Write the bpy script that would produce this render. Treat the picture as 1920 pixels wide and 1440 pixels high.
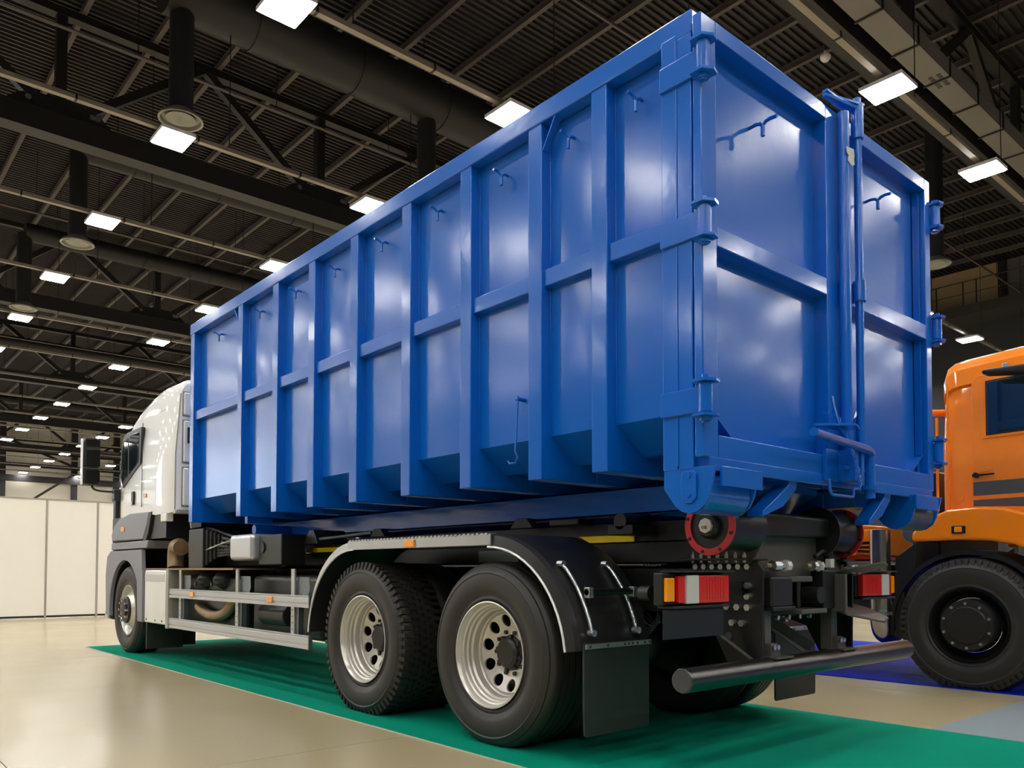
import bpy, bmesh, math, random
from mathutils import Vector, Matrix
random.seed(7); DX, DY = 23.6, 8.2
PI = math.pi
for o in list(bpy.data.objects): bpy.data.objects.remove(o, do_unlink=True)
SC = bpy.context.scene
COL = SC.collection

# ------------------------------------------------------------------ camera, world, exposure
def make_camera():
    cx, cy, cz, yaw, pitch, roll, f, sy = -2.8816, -2.05, .9863, .7164, .0327, .0009, 1523.0, 299.08
    fw = Vector((math.sin(yaw)*math.cos(pitch), math.cos(yaw)*math.cos(pitch), math.sin(pitch)))
    r = Vector((math.cos(yaw), -math.sin(yaw), 0)); u = r.cross(fw)
    r2 = r*math.cos(roll)+u*math.sin(roll); u2 = -r*math.sin(roll)+u*math.cos(roll)
    cam = bpy.data.cameras.new('camera'); ob = bpy.data.objects.new('camera', cam); COL.objects.link(ob)
    m = Matrix((r2, u2, -fw)).transposed().to_4x4(); m.translation = (cx, cy, cz); ob.matrix_world = m
    cam.sensor_fit = 'HORIZONTAL'; cam.sensor_width = 36; cam.lens = f/1920*36; cam.shift_y = sy/1920
    cam.clip_start = .05; cam.clip_end = 400
    SC.camera = ob
make_camera()
w = bpy.data.worlds.new('world'); SC.world = w; w.use_nodes = True
w.node_tree.nodes['Background'].inputs[0].default_value = (.75, .8, .9, 1)
w.node_tree.nodes['Background'].inputs[1].default_value = .15
SC.view_settings.view_transform = 'Standard'; SC.view_settings.look = 'None'
SC.view_settings.gamma = 1; SC.view_settings.use_curve_mapping = False
SC.view_settings.exposure = 0.0
LAMP_POWER = 80.0

# ------------------------------------------------------------------ materials
def lin(c):
    return tuple(((v/255)/12.92 if v/255 <= .04045 else ((v/255+.055)/1.055)**2.4) for v in c)
def pm(name, rgb, rough=.5, metal=0, coat=0, coat_rough=.05, var=0, vscale=3, bump=0, bscale=20, rvar=0,
       emit=0, trans=0, spec=.5, bump2=0, b2scale=1.5):
    m = bpy.data.materials.new(name); m.use_nodes = True; nt = m.node_tree; N = nt.nodes; L = nt.links
    b = N['Principled BSDF']; c = lin(rgb)+(1,)
    b.inputs['Base Color'].default_value = c; b.inputs['Roughness'].default_value = rough
    b.inputs['Metallic'].default_value = metal; b.inputs['Coat Weight'].default_value = coat
    b.inputs['Coat Roughness'].default_value = coat_rough; b.inputs['Specular IOR Level'].default_value = spec
    b.inputs['Transmission Weight'].default_value = trans
    if emit:
        b.inputs['Emission Color'].default_value = c; b.inputs['Emission Strength'].default_value = emit
    geo = None
    def noise(scale, det=4):
        nonlocal geo
        if geo is None: geo = N.new('ShaderNodeNewGeometry')
        n = N.new('ShaderNodeTexNoise'); n.inputs['Scale'].default_value = scale; n.inputs['Detail'].default_value = det
        L.new(geo.outputs['Position'], n.inputs['Vector']); return n
    if var:
        n = noise(vscale); mx = N.new('ShaderNodeMix'); mx.data_type = 'RGBA'
        mx.inputs[6].default_value = tuple(v*(1-var) for v in c[:3])+(1,)
        mx.inputs[7].default_value = tuple(min(1, v*(1+var)) for v in c[:3])+(1,)
        L.new(n.outputs['Fac'], mx.inputs[0]); L.new(mx.outputs[2], b.inputs['Base Color'])
    if rvar:
        n = noise(vscale*1.7); mr = N.new('ShaderNodeMapRange')
        mr.inputs['From Min'].default_value = .3; mr.inputs['From Max'].default_value = .7
        mr.inputs['To Min'].default_value = max(.02, rough-rvar); mr.inputs['To Max'].default_value = rough+rvar
        L.new(n.outputs['Fac'], mr.inputs[0]); L.new(mr.outputs[0], b.inputs['Roughness'])
    prev = None
    for s, sc in ((bump, bscale), (bump2, b2scale)):
        if s:
            n = noise(sc, 3); bp = N.new('ShaderNodeBump'); bp.inputs['Strength'].default_value = 1
            bp.inputs['Distance'].default_value = s; L.new(n.outputs['Fac'], bp.inputs['Height'])
            if prev: L.new(prev.outputs[0], bp.inputs['Normal'])
            prev = bp
    if prev:
        L.new(prev.outputs[0], b.inputs['Normal'])
        if coat: L.new(prev.outputs[0], b.inputs['Coat Normal'])
    return m
M = dict(
 blue=pm('blue_paint', (0, 95, 194), .5, 0, 1, .14, var=.06, vscale=1.2, bump=.0004, bscale=22, bump2=.0012, b2scale=3, spec=.1),
 blue_panel=pm('blue_panel_paint', (0, 95, 194), .5, 0, 1, .16, var=.06, vscale=1.5, bump=.0003, bscale=30, bump2=.006, b2scale=1.1, spec=.1),
 chip=pm('bare_primer', (196, 190, 180), .6, var=.1, vscale=30),
 white=pm('white_cab_paint', (244, 244, 242), .3, 0, 1, .04),
 seam=pm('dark_seam', (60, 60, 60), .7),
 grey=pm('grey_plastic', (140, 141, 150), .45, var=.05),
 silver=pm('silver_paint', (205, 208, 212), .3, .6, .3, .1),
 alu=pm('aluminium', (190, 192, 192), .33, .85, var=.05, vscale=10, bump=.0003, bscale=60),
 alurail=pm('anodised_rail', (196, 198, 200), .38, .55),
 galv=pm('galvanised_steel', (128, 138, 142), .42, .8, var=.2, vscale=40),
 zinc=pm('zinc_bolts', (206, 208, 206), .25, .9),
 black=pm('black_plastic', (22, 22, 23), .42, var=.1),
 guard=pm('mudguard_plastic', (35, 34, 35), .36, bump=.0003, bscale=200),
 flap=pm('rubber_flap', (46, 45, 42), .5, var=.15, vscale=6, bump=.0004, bscale=120),
 chassis=pm('chassis_black', (20, 20, 21), .4, bump=.0003, bscale=80),
 brownsteel=pm('primed_steel', (84, 77, 73), .5, var=.08, bump=.0002, bscale=60),
 rubber=pm('tyre_rubber', (42, 40, 38), .5, var=.1, vscale=8, bump=.0004, bscale=100),
 tread=pm('tread_rubber', (40, 36, 33), .62, var=.12, vscale=12),
 rim=pm('rim_paint', (212, 208, 198), .3, .5, .3, .15),
 hubblack=pm('hub_black', (40, 38, 37), .4, .2),
 chrome=pm('polished_bar', (96, 94, 92), .32, 1.0),
 steelpipe=pm('exhaust_steel', (170, 168, 166), .22, 1, var=.1, vscale=12),
 worn=pm('worn_roller_steel', (110, 118, 122), .35, .6, var=.3, vscale=9),
 red=pm('red_roller_paint', (176, 30, 38), .4, 0, .2, .2, var=.15, vscale=25),
 yellow=pm('reflective_yellow', (246, 214, 0), .35),
 amber=pm('amber_lens', (250, 150, 10), .15, 0, 1, .05),
 redlens=pm('red_lens', (214, 14, 26), .12, 0, 1, .05, bump=.0006, bscale=90),
 clear=pm('clear_lens', (206, 200, 196), .12, 0, 1, .05, bump=.001, bscale=110),
 mirror=pm('mirror_glass', (200, 205, 205), .02, 1),
 glass=pm('dark_window_glass', (22, 36, 38), .03, 0, 1, .01, spec=.9),
 tank=pm('green_black_tank', (40, 48, 46), .3, .3),
 rust=pm('heat_worn_steel', (150, 128, 98), .5, .6, var=.3, vscale=14),
 orange=pm('orange_paint', (255, 136, 6), .45, 0, 1, .06, spec=.2),
 stripe=pm('dark_stripe', (84, 82, 80), .4),
 green=pm('green_carpet', (0, 138, 110), .9, bump=.002, bscale=260, var=.10, vscale=2, bump2=.006, b2scale=2, spec=.06),
 bluecarpet=pm('blue_carpet', (0, 34, 178), .7, bump=.0008, bscale=160, spec=.12, bump2=.006, b2scale=2),
 greymat=pm('grey_carpet', (122, 133, 140), .85, bump=.001, bscale=220),
 strip=pm('edge_tape', (196, 188, 170), .5),
 concrete=pm('polished_concrete', (190, 174, 138), .24, var=.07, vscale=.5, rvar=.03, bump=.0001, bscale=30, coat=.15, coat_rough=.15),
 joint=pm('joint_filler', (120, 108, 88), .8),
 deck=pm('steel_deck', (42, 41, 44), .5, .2),
 purlin=pm('purlin_steel', (84, 77, 76), .5, .2),
 truss=pm('truss_paint', (25, 23, 24), .5, .1),
 duct=pm('duct_dark', (36, 37, 40), .5, .3, var=.1, vscale=1),
 rduct=pm('flat_duct', (122, 118, 116), .45, .5, var=.15, vscale=1),
 trunk=pm('trunking', (140, 132, 122), .4, .4),
 housing=pm('lamp_housing', (210, 210, 210), .5),
 diffring=pm('diffuser_ring', (150, 150, 142), .4, .5),
 cream=pm('cream_panel', (252, 246, 234), .55),
 wallcream=pm('wall_cladding', (244, 238, 224), .7, var=.04, vscale=.3),
 wallbrown=pm('upper_wall', (170, 146, 112), .7),
 darkwall=pm('dark_wall', (40, 40, 42), .8),
 boothwall=pm('grey_wall', (62, 64, 68), .8),
 frame=pm('panel_frame', (176, 170, 158), .4, .3),
 daylight=pm('daylit_pane', (226, 240, 255), .4, emit=5.0),
 capgrey=pm('bar_cap_grey', (70, 70, 70), .5, .3),
 lamp=pm('lamp_light', (255, 254, 250), .5, emit=LAMP_POWER),
 beacon=pm('beacon_lens', (255, 130, 0), .2, 0, 1, .05),
)

# ------------------------------------------------------------------ mesh helpers
def V(*a): return Vector(a)
class MB:
    def __init__(s): s.bm = bmesh.new()
    def verts(s, pts): return [s.bm.verts.new(p) for p in pts]
    def face(s, vs):
        try: return s.bm.faces.new(vs)
        except ValueError: return None
    def box(s, x0, x1, y0, y1, z0, z1):
        v = s.verts([(x, y, z) for x in (x0, x1) for y in (y0, y1) for z in (z0, z1)])
        for f in ((0,1,3,2),(4,6,7,5),(0,4,5,1),(2,3,7,6),(0,2,6,4),(1,5,7,3)): s.face([v[i] for i in f])
        return s
    def frame(s, d):
        d = d.normalized(); a = V(0,0,1) if abs(d.z) < .9 else V(0,1,0)
        e1 = d.cross(a).normalized(); return e1, d.cross(e1).normalized()
    def bar(s, p, q, wd, ht):
        p, q = Vector(p), Vector(q); e1, e2 = s.frame(q-p); vs = []
        for c in (p, q):
            vs += s.verts([c+e1*a*wd/2+e2*b*ht/2 for a, b in ((-1,-1),(1,-1),(1,1),(-1,1))])
        for i in range(4): s.face([vs[i], vs[(i+1)%4], vs[4+(i+1)%4], vs[4+i]])
        s.face(vs[3::-1]); s.face(vs[4:]); return s
    def cyl(s, p, q, r, n=20, r2=None, cap=True):
        p, q = Vector(p), Vector(q); e1, e2 = s.frame(q-p); r2 = r if r2 is None else r2
        A = s.verts([p+(e1*math.cos(2*PI*i/n)+e2*math.sin(2*PI*i/n))*r for i in range(n)])
        B = s.verts([q+(e1*math.cos(2*PI*i/n)+e2*math.sin(2*PI*i/n))*r2 for i in range(n)])
        for i in range(n): s.face([A[i], A[(i+1)%n], B[(i+1)%n], B[i]])
        if cap: s.face(A[::-1]); s.face(B)
        return s
    def tube(s, pts, r, n=10):
        pts = [Vector(p) for p in pts]; rings = []
        for i, p in enumerate(pts):
            d = (pts[min(i+1, len(pts)-1)]-pts[max(i-1, 0)])
            if i == 0: e1, e2 = s.frame(d)
            else:
                dn = d.normalized(); e1 = (e1-dn*e1.dot(dn)).normalized(); e2 = dn.cross(e1)
            rings.append(s.verts([p+(e1*math.cos(2*PI*k/n)+e2*math.sin(2*PI*k/n))*r for k in range(n)]))
        for a, b in zip(rings, rings[1:]):
            for k in range(n): s.face([a[k], a[(k+1)%n], b[(k+1)%n], b[k]])
        s.face(rings[0][::-1]); s.face(rings[-1]); return s
    def prism(s, poly, axis, a, b):
        # poly: 2-D points in the two other axes (x: (y,z); y: (x,z); z: (x,y))
        def P(u, v, t): return (t, u, v) if axis == 'x' else (u, t, v) if axis == 'y' else (u, v, t)
        A = s.verts([P(u, v, a) for u, v in poly]); B = s.verts([P(u, v, b) for u, v in poly]); n = len(poly)
        for i in range(n): s.face([A[i], A[(i+1)%n], B[(i+1)%n], B[i]])
        s.face(A[::-1]); s.face(B); return s
    def lathe(s, prof, c, n=48, axis='x', closed=False):
        # prof: (offset along axis, radius)
        c = Vector(c); rings = []
        for t, r in prof:
            ring = []
            for i in range(n):
                a = 2*PI*i/n; ca, sa = math.cos(a)*r, math.sin(a)*r
                ring.append(c+(V(t, ca, sa) if axis == 'x' else V(ca, t, sa) if axis == 'y' else V(ca, sa, t)))
            rings.append(s.verts(ring))
        pr = list(zip(rings, rings[1:]))
        if closed: pr.append((rings[-1], rings[0]))
        for a, b in pr:
            for i in range(n): s.face([a[i], a[(i+1)%n], b[(i+1)%n], b[i]])
        if not closed:
            if prof[0][1] > 1e-4 and prof[0][1] < .2: s.face(rings[0][::-1])
            if prof[-1][1] > 1e-4 and prof[-1][1] < .2: s.face(rings[-1])
        return s
    def build(s, name, mat, parent=None, bevel=0, smooth=None, kind=None, label=None):
        bmesh.ops.recalc_face_normals(s.bm, faces=s.bm.faces)
        off = Vector((0,0,0)); p = parent
        while p is not None: off += Vector(p.location); p = p.parent
        if off.length: bmesh.ops.translate(s.bm, verts=s.bm.verts, vec=-off)
        me = bpy.data.meshes.new(name); s.bm.to_mesh(me); s.bm.free()
        me.materials.append(M[mat] if isinstance(mat, str) else mat)
        ob = bpy.data.objects.new(name, me); COL.objects.link(ob); ob.parent = parent
        if smooth is not None:
            for f in me.polygons: f.use_smooth = True
            me.set_sharp_from_angle(angle=math.radians(smooth))
        if bevel:
            bv = ob.modifiers.new('bevel', 'BEVEL'); bv.width = bevel; bv.segments = 2; bv.limit_method = 'ANGLE'
            bv.angle_limit = math.radians(40); bv.harden_normals = True
        if kind: ob['kind'] = kind
        if label: ob['label'] = label
        return ob
def thing(name, label, cat, loc=(0,0,0), group=None):
    o = bpy.data.objects.new(name, None); COL.objects.link(o); o.location = loc
    o.empty_display_size = .2; o['label'] = label; o['category'] = cat
    if group: o['group'] = group
    return o
def tag(o, label, cat, group=None):
    o['label'] = label; o['category'] = cat
    if group: o['group'] = group
    return o
def dup(root, loc, label=None):
    def cp(o, par):
        c = o.copy(); COL.objects.link(c); c.parent = par
        for ch in list(kids.get(o, [])): cp(ch, c)
        return c
    kids = {}
    def walk(o):
        kids[o] = list(o.children)
        for c in kids[o]: walk(c)
    walk(root)
    r = cp(root, None); r.location = loc
    if label: r['label'] = label
    return r
def struct(mb, name, mat, **k):
    return mb.build(name, mat, None, kind='structure', **k)
def bez(p, n=8):
    out = []
    for i in range(n+1):
        t = i/n; a = 1-t
        if len(p) == 3: out.append(tuple(a*a*p[0][k]+2*a*t*p[1][k]+t*t*p[2][k] for k in range(len(p[0]))))
        else: out.append(tuple(a**3*p[0][k]+3*a*a*t*p[1][k]+3*a*t*t*p[2][k]+t**3*p[3][k] for k in range(len(p[0]))))
    return out

# ------------------------------------------------------------------ hall shell
X0, X1, Y0, Y1, ZT = -26.0, 38.0, -22.0, 86.0, 15.0
fl = struct(MB().box(X0, X1, Y0, Y1, -.3, -.012), 'floor', 'joint')
slab = None
gx, gy = -2.1, 2.03
i0 = math.floor((X0-gx)/6); i1 = math.ceil((X1-gx)/6); j0 = math.floor((Y0-gy)/6); j1 = math.ceil((Y1-gy)/6)
meshes = {}
for i in range(i0, i1):
    for j in range(j0, j1):
        a, b = max(X0, gx+6*i), min(X1, gx+6*i+6); c, d = max(Y0, gy+6*j), min(Y1, gy+6*j+6)
        g = .003; key = (round(b-a, 3), round(d-c, 3))
        if key not in meshes:
            o = MB().box(g, b-a-g, g, d-c-g, -.012, 0).build('concrete_slab', 'concrete'); meshes[key] = o.data
        else:
            o = bpy.data.objects.new('concrete_slab', meshes[key]); COL.objects.link(o)
        o.location = (a, c, 0); o.parent = fl
# walls: cream cladding below, dark above
def wall(name, x0, x1, y0, y1, mat='wallcream', z0=0, z1=ZT+.4):
    return struct(MB().box(x0, x1, y0, y1, z0, z1), name, mat)
wall('wall_front', X0, X1, Y1, Y1+.3)
wall('wall_left', X0-.3, X0, Y0, 34, 'boothwall')
wb = MB().box(X0-.3, X0, 34, Y1, 0, 3).box(X0-.3, X0, 34, Y1, 12, ZT+.4).box(X0-.3, X0, 34, 59, 3, 12).box(X0-.3, X0, 84, Y1, 3, 12)
struct(wb, 'wall_left_far', 'wallcream')
for k in range(5):
    y = 59+5*k
    wf = struct(MB().box(X0-.2, X0, y, y+.12, 3, 12).box(X0-.2, X0, y+4.88, y+5, 3, 12).box(X0-.2, X0, y, y+5, 3, 3.1).box(X0-.2, X0, y, y+5, 11.9, 12), 'window_%d' % (k+1), 'truss')
    for a in range(2):
        for b in range(3):
            MB().box(X0-.12, X0-.1, y+.12+a*2.4, y+2.46+a*2.4, 3.1+b*2.95, 5.98+b*2.95).build('pane', 'daylight', wf)
            MB().box(X0-.15, X0-.02, y+.12+a*2.4, y+2.52+a*2.4, 5.98+b*2.95, 6.05+b*2.95).build('glazing_bar', 'truss', wf)
wall('wall_back', X0, X1, Y0-.3, Y0, 'boothwall')
wr = wall('wall_right', X1, X1+.3, Y0, Y1, 'darkwall')
# corrugated deck (real ribs along X)
mb = MB(); p = .19; y = Y0
prof = []
while y < Y1:
    prof += [(y, ZT), (y+.06, ZT), (y+.075, ZT+.07), (y+.175, ZT+.07)]; y += p
prof = [q for q in prof if q[0] <= Y1]+[(Y1, ZT)]
A = mb.verts([(X0, a, b) for a, b in prof]); Bv = mb.verts([(X1, a, b) for a, b in prof])
for i in range(len(prof)-1): mb.face([A[i], A[i+1], Bv[i+1], Bv[i]])
mb.box(X0, X1, Y0, Y1, ZT+.12, ZT+.3)
ceil = struct(mb, 'ceiling', 'deck')
pur = None; xx = X0+.87
k = 0
while xx < X1:
    if pur is None:
        mb = MB().box(-.05, .05, Y0, Y1, -.03, -.01).box(-.012, .012, Y0, Y1, -.19, -.02).box(-.06, .06, Y0, Y1, -.2, -.18)
        o = mb.build('purlin', 'purlin', ceil); pur = o
    else:
        o = bpy.data.objects.new('purlin', pur.data); COL.objects.link(o); o.parent = ceil
    o.location = (xx, 0, ZT); xx += 1.7

# ------------------------------------------------------------------ roof trusses
def roof_truss(y, label):
    t = thing('roof_truss', label, 'truss', (6, y, 11.3), 'roof trusses across the hall')
    zb, zt = 11.5, 14.6
    mb = MB().box(X0, X1, y-.24, y+.24, zb, zb+.03).box(X0, X1, y-.24, y+.24, zb+.52, zb+.55).box(X0, X1, y-.22, y+.22, zb+.03, zb+.52)
    mb.build('bottom_chord', 'truss', t)
    MB().box(X0, X1, y-.12, y+.12, zt, zt+.2).build('top_chord', 'truss', t)
    for k in range(-4, 6):
        xk = 1.6+7.0*k
        if xk < X0+1 or xk > X1-1: continue
        MB().box(xk-.12, xk+.12, y-.1, y+.1, zb+.3, zt).build('post', 'truss', t)
        MB().prism([(xk-1.3, zb+.5), (xk+1.3, zb+.5), (xk+.9, zb+.85), (xk+.5, zb+.98), (xk-.5, zb+.98), (xk-.9, zb+.85)], 'y', y-.08, y+.08).build('gusset_plate', 'truss', t)
        for sg in (-1, 1):
            xe = xk+sg*3.45
            if xe < X0 or xe > X1: continue
            MB().bar((xk+sg*.45, y, zb+.75), (xe, y, zt+.05), .2, .2).build('diagonal', 'truss', t)
        for dx in (-.7, .7, .82):
            MB().cyl((xk+dx, y-.12, zb+.78), (xk+dx, y-.08, zb+.78), .07, 8).build('gusset_bolt', 'zinc', t)
    return t
for y, nm in ((5.6, 'dark steel roof truss nearest the camera, over the container doors'), (20, 'dark roof truss with bolted gussets crossing over the middle of the container'),
              (35, 'dark steel roof truss above the white cab, second past the container'), (50, 'dark steel roof truss third past the container, small in the distance'),
              (65, 'dark steel roof truss fourth past the container, far down the hall'), (80, 'dark steel roof truss farthest away, close to the end wall')):
    roof_truss(y, nm)
# lighter secondary rods under the deck running along X
def bridging(y, label):
    mb = MB().cyl((X0, y, 12.9), (X1, y, 12.9), .04, 6)
    x = X0+1.5
    t = tag(mb.build('conduit_pipe', 'purlin', None, smooth=60), label, 'pipe')
    while x < X1:
        MB().cyl((x, y, 12.93), (x, y, ZT), .012, 5).build('hanger_rod', 'truss', t); x += 3.4
for i, y in enumerate((9.6, 17.6, 28.6, 38.5, 46.0)):
    bridging(y, 'thin steel pipe hung below the roof deck, %s from the container end' % ('first second third fourth fifth'.split()[i]))

# ------------------------------------------------------------------ lamps on trunking rails
LX = [2.75+4.75*k for k in range(-6, 8)]; LY = [4.6+5.33*k for k in range(-4, 16)]
LY = [y for y in LY if Y0 < y < Y1-1]; LX = [x for x in LX if X0+1 < x < X1-1]
def ordinal(n):
    return 'first second third fourth fifth sixth seventh eighth ninth tenth eleventh twelfth thirteenth fourteenth fifteenth sixteenth seventeenth eighteenth nineteenth twentieth'.split()[n]
for j, y in enumerate(LY):
    t = thing('lighting_track', 'long pale lighting track under the roof, %s crosswise one from behind the camera' % ordinal(j), 'track', (6, y, 10.2), 'lighting tracks crossing the hall')
    MB().box(X0, X1, y-.06, y+.06, 10.13, 10.22).build('rail', 'trunk', t)
    mb = MB(); x = X0+1
    while x < X1:
        mb.box(x-.02, x+.02, y-.075, y+.075, 10.12, 10.235); x += 2.355
    mb.build('joint_clips', 'truss', t)
    for x in LX:
        MB().cyl((x+1.2, y, 10.22), (x+1.2, y, 12.77 if abs(y-15.4) < .6 else 13.08 if any(abs(y-d) < .36 for d in (24.1, 31.9, 40.5, 49.0, 57.6, 66.2)) and x > 1.5 else ZT), .012, 5).build('hanger_rod', 'truss', t)
lamp0 = thing('ceiling_lamp', 'x', 'lamp', (0, 0, 10), 'rectangular ceiling lamps in the hall')
MB().box(-.34, .34, -.4, .4, .0, .07).box(-.2, .2, -.12, .12, .07, .13).build('housing', 'housing', lamp0)
bpy.context.view_layer.update()
e = MB().box(-.31, .31, -.37, .37, -.02, -.005).build('light_panel', 'lamp', lamp0)
for ch in lamp0.children:
    for v in ch.data.vertices: v.co.z += 10     # geometry is local to the lamp
first = True
for i, x in enumerate(LX):
    for j, y in enumerate(LY):
        side = '%s lengthwise row from the left wall' % ordinal(i)
        lab = 'bright ceiling lamp, %s lengthwise row from the left, %s crosswise track from behind' % (ordinal(i), ordinal(j))
        if first: lamp0.location = (x, y, 10.0); lamp0['label'] = lab; first = False
        else: dup(lamp0, (x, y, 10.0), lab)

# ------------------------------------------------------------------ ventilation
def diffuser(t, x, y, z):
    MB().lathe([(0, .24), (-.05, .27), (-.12, .40), (-.17, .45), (-.21, .455), (-.21, .41), (-.14, .38), (-.08, .25)], (x, y, z), 28, 'z', True).build('diffuser', 'diffring', t, smooth=40)
    MB().lathe([(-.10, .001), (-.16, .14), (-.18, .30), (-.165, .30), (-.12, .14), (-.085, .001)], (x, y, z), 24, 'z').build('diffuser_cone', 'diffring', t, smooth=40)
for i, y in enumerate((15.4, 24.1, 31.9, 40.5, 49.0, 57.6, 66.2)):
    r = .6 if i == 0 else .33
    t = thing('air_duct', 'round dark ventilation duct with vertical drop pipes, %s counted from the container doors' % ordinal(i), 'duct', (2.95, y, 13.3), 'round ventilation ducts')
    MB().cyl((2.95 if i else 2.6, y, 13.4), (X1-2, y, 13.4), r, 24).build('main_pipe', 'duct', t, smooth=40)
    mb = MB(); x = 4.5
    while x < X1-2: mb.lathe([(-.02, r), (-.02, r+.025), (.02, r+.025), (.02, r)], (x, y, 13.4), 24, 'x', True); x += 2.6
    mb.build('pipe_joints', 'duct', t, smooth=40)
    x = 4.0
    while x < X1-2:
        MB().cyl((x, y, 13.4+r*.98), (x, y, ZT-.005), .015, 5).build('hanger_rod', 'truss', t); x += 5.2
    for k in range(5):
        x = 2.95+6.35*k
        if x > X1-3 or k > (1 if i == 0 else 0): break
        MB().cyl((x, y, 13.3), (x, y, 10.75), .25, 20).build('drop_pipe', 'duct', t, smooth=40)
        diffuser(t, x, y, 10.75)
t = thing('air_diffuser', 'round air diffuser on a drop pipe, seen just right of the container doors', 'diffuser', (DX, DY, 12))
MB().cyl((DX, DY, 14.98), (DX, DY, 10.75), .25, 20).build('drop_pipe', 'duct', t, smooth=40); diffuser(t, DX, DY, 10.75)
# rectangular duct high above the doors
t = thing('flat_duct', 'flat grey rectangular duct with seams above the orange truck side', 'duct', (14, 4.9, 11.4))
x = 4.2
while x < X1-2:
    MB().box(x+.01, x+1.56, 4.62, 5.12, 11.5, 11.85).build('duct_section', 'rduct', t)
    MB().box(x-.02, x+.02, 4.59, 5.15, 11.47, 11.88).build('duct_flange', 'truss', t); x += 1.58
mb = MB()
for a in range(5):
    for b in range(2): mb.box(15.0+a*.12, 15.08+a*.12, 4.72+b*.16, 4.80+b*.16, 11.490, 11.5)
mb.build('vent_grille', 'seam', t)
o = tag(MB().lathe([(-.10, .001), (-.085, .07), (-.03, .115), (.03, .12), (.06, .05), (.16, .03), (.16, .001)], (14.9, 7.2, 13.0), 16, 'z').build('camera_dome', 'housing', None, smooth=50), 'small white domed camera hanging from the roof above the container doors', 'camera')
MB().cyl((14.9, 7.2, 13.1), (14.9, 7.2, ZT), .02, 6).build('mount_rod', 'truss', o)

# ------------------------------------------------------------------ far wall steelwork
def steel(name, mb, label, cat, group): return tag(mb.build(name, 'truss'), label, cat, group)
for i, x in enumerate((4.6, 10.7, 16.7, 20.5, 22.5, 26.5, 32)):
    steel('steel_column', MB().box(x-.24, x+.24, 85.0, 85.5, 0, ZT), 'dark steel column on the far end wall, %s from the left' % ordinal(i), 'column', 'columns on the end wall')
for i, (z, h) in enumerate(((9.2, .6), (10.6, .35), (11.9, .22), (13.0, .3))):
    steel('wall_beam', MB().box(X0, X1, 84.85, 85.05, z, z+h), 'dark horizontal beam along the far end wall, %s from the bottom' % ordinal(i), 'beam', 'beams on the end wall')
for i, (xa, za, xb, zb) in enumerate(((12.9, 7.4, 16.6, 10.2), (16.8, 10.6, 20.4, 13.6), (10.8, 13.2, 16.6, 10.9))):
    steel('wall_brace', MB().bar((xa, 84.9, za), (xb, 84.9, zb), .28, .2), 'dark diagonal brace on the far end wall, %s from the bottom' % ordinal(i), 'brace', 'braces on the end wall')
# right gallery
t = thing('wall_gallery', 'high gallery with beige wall and dark railing beyond the container', 'gallery', (36.2, 13, 12.3))
MB().box(37.7, 37.95, 10.95, 26, 12.9, 15).build('beige_wall', 'wallbrown', t)
MB().box(37.7, 37.95, 2, 10.6, 12.9, 15).build('grey_wall', 'rduct', t)
MB().box(37.6, 37.96, 10.6, 10.95, 12.9, 15).build('pillar', 'truss', t)
MB().box(36.2, 37.96, 0, 26, 12.45, 12.9).build('platform', 'darkwall', t)
mb = MB().cyl((36.3, 0, 14.0), (36.3, 26, 14.0), .03, 6).cyl((36.3, 0, 13.45), (36.3, 26, 13.45), .018, 6)
mb.build('handrail', 'truss', t)
for y in (3, 5, 7, 9, 10.4, 11.4, 11.95, 13.1, 13.6, 15.8, 18, 20, 22, 24): MB().cyl((36.3, y, 12.9), (36.3, y, 14.0), .03, 6).build('railing_post', 'truss', t)

# ------------------------------------------------------------------ exhibition partition
t = thing('partition_wall', 'row of tall cream exhibition panels standing behind the white cab', 'partition', (0, 16.6, 0))
x = -10.1
xs = [-14.12+1.0*k for k in range(0, 23)]
xs = [.81+.95*k for k in range(-14, 9)]
for a in xs:
    MB().box(a+.02, a+.93, 16.58, 16.62, .06, 2.40).build('panel', 'cream', t)
    MB().box(a-.02, a+.02, 16.57, 16.63, 0, 2.43).build('post', 'frame', t)
    MB().box(a+.02, a+.93, 16.57, 16.63, 2.40, 2.43).build('top_rail', 'frame', t)
    MB().box(a+.02, a+.93, 16.575, 16.625, .02, .06).build('bottom_rail', 'tank', t)

# ------------------------------------------------------------------ carpets
def carpet(name, x0, x1, y0, y1, mat, label, h=.006):
    return tag(MB().box(x0, x1, y0, y1, .0005, h).build(name, mat), label, 'carpet')
carpet('green_carpet', -.148, 2.39, -9, 9.35, 'green', 'long green exhibition carpet under the white truck')
carpet('blue_carpet', 4.37, 8.2, -8, 9.5, 'bluecarpet', 'shiny dark blue carpet under the orange truck')
carpet('grey_carpet', 2.40, 4.36, -9, .06, 'greymat', 'pale grey carpet strip beside the green carpet at lower right')
tag(MB().box(-.165, -.149, -9, 9.36, 0.0005, .004).build('edge_strip', 'strip'), 'thin pale tape strip along the near edge of the green carpet', 'tape')

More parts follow.
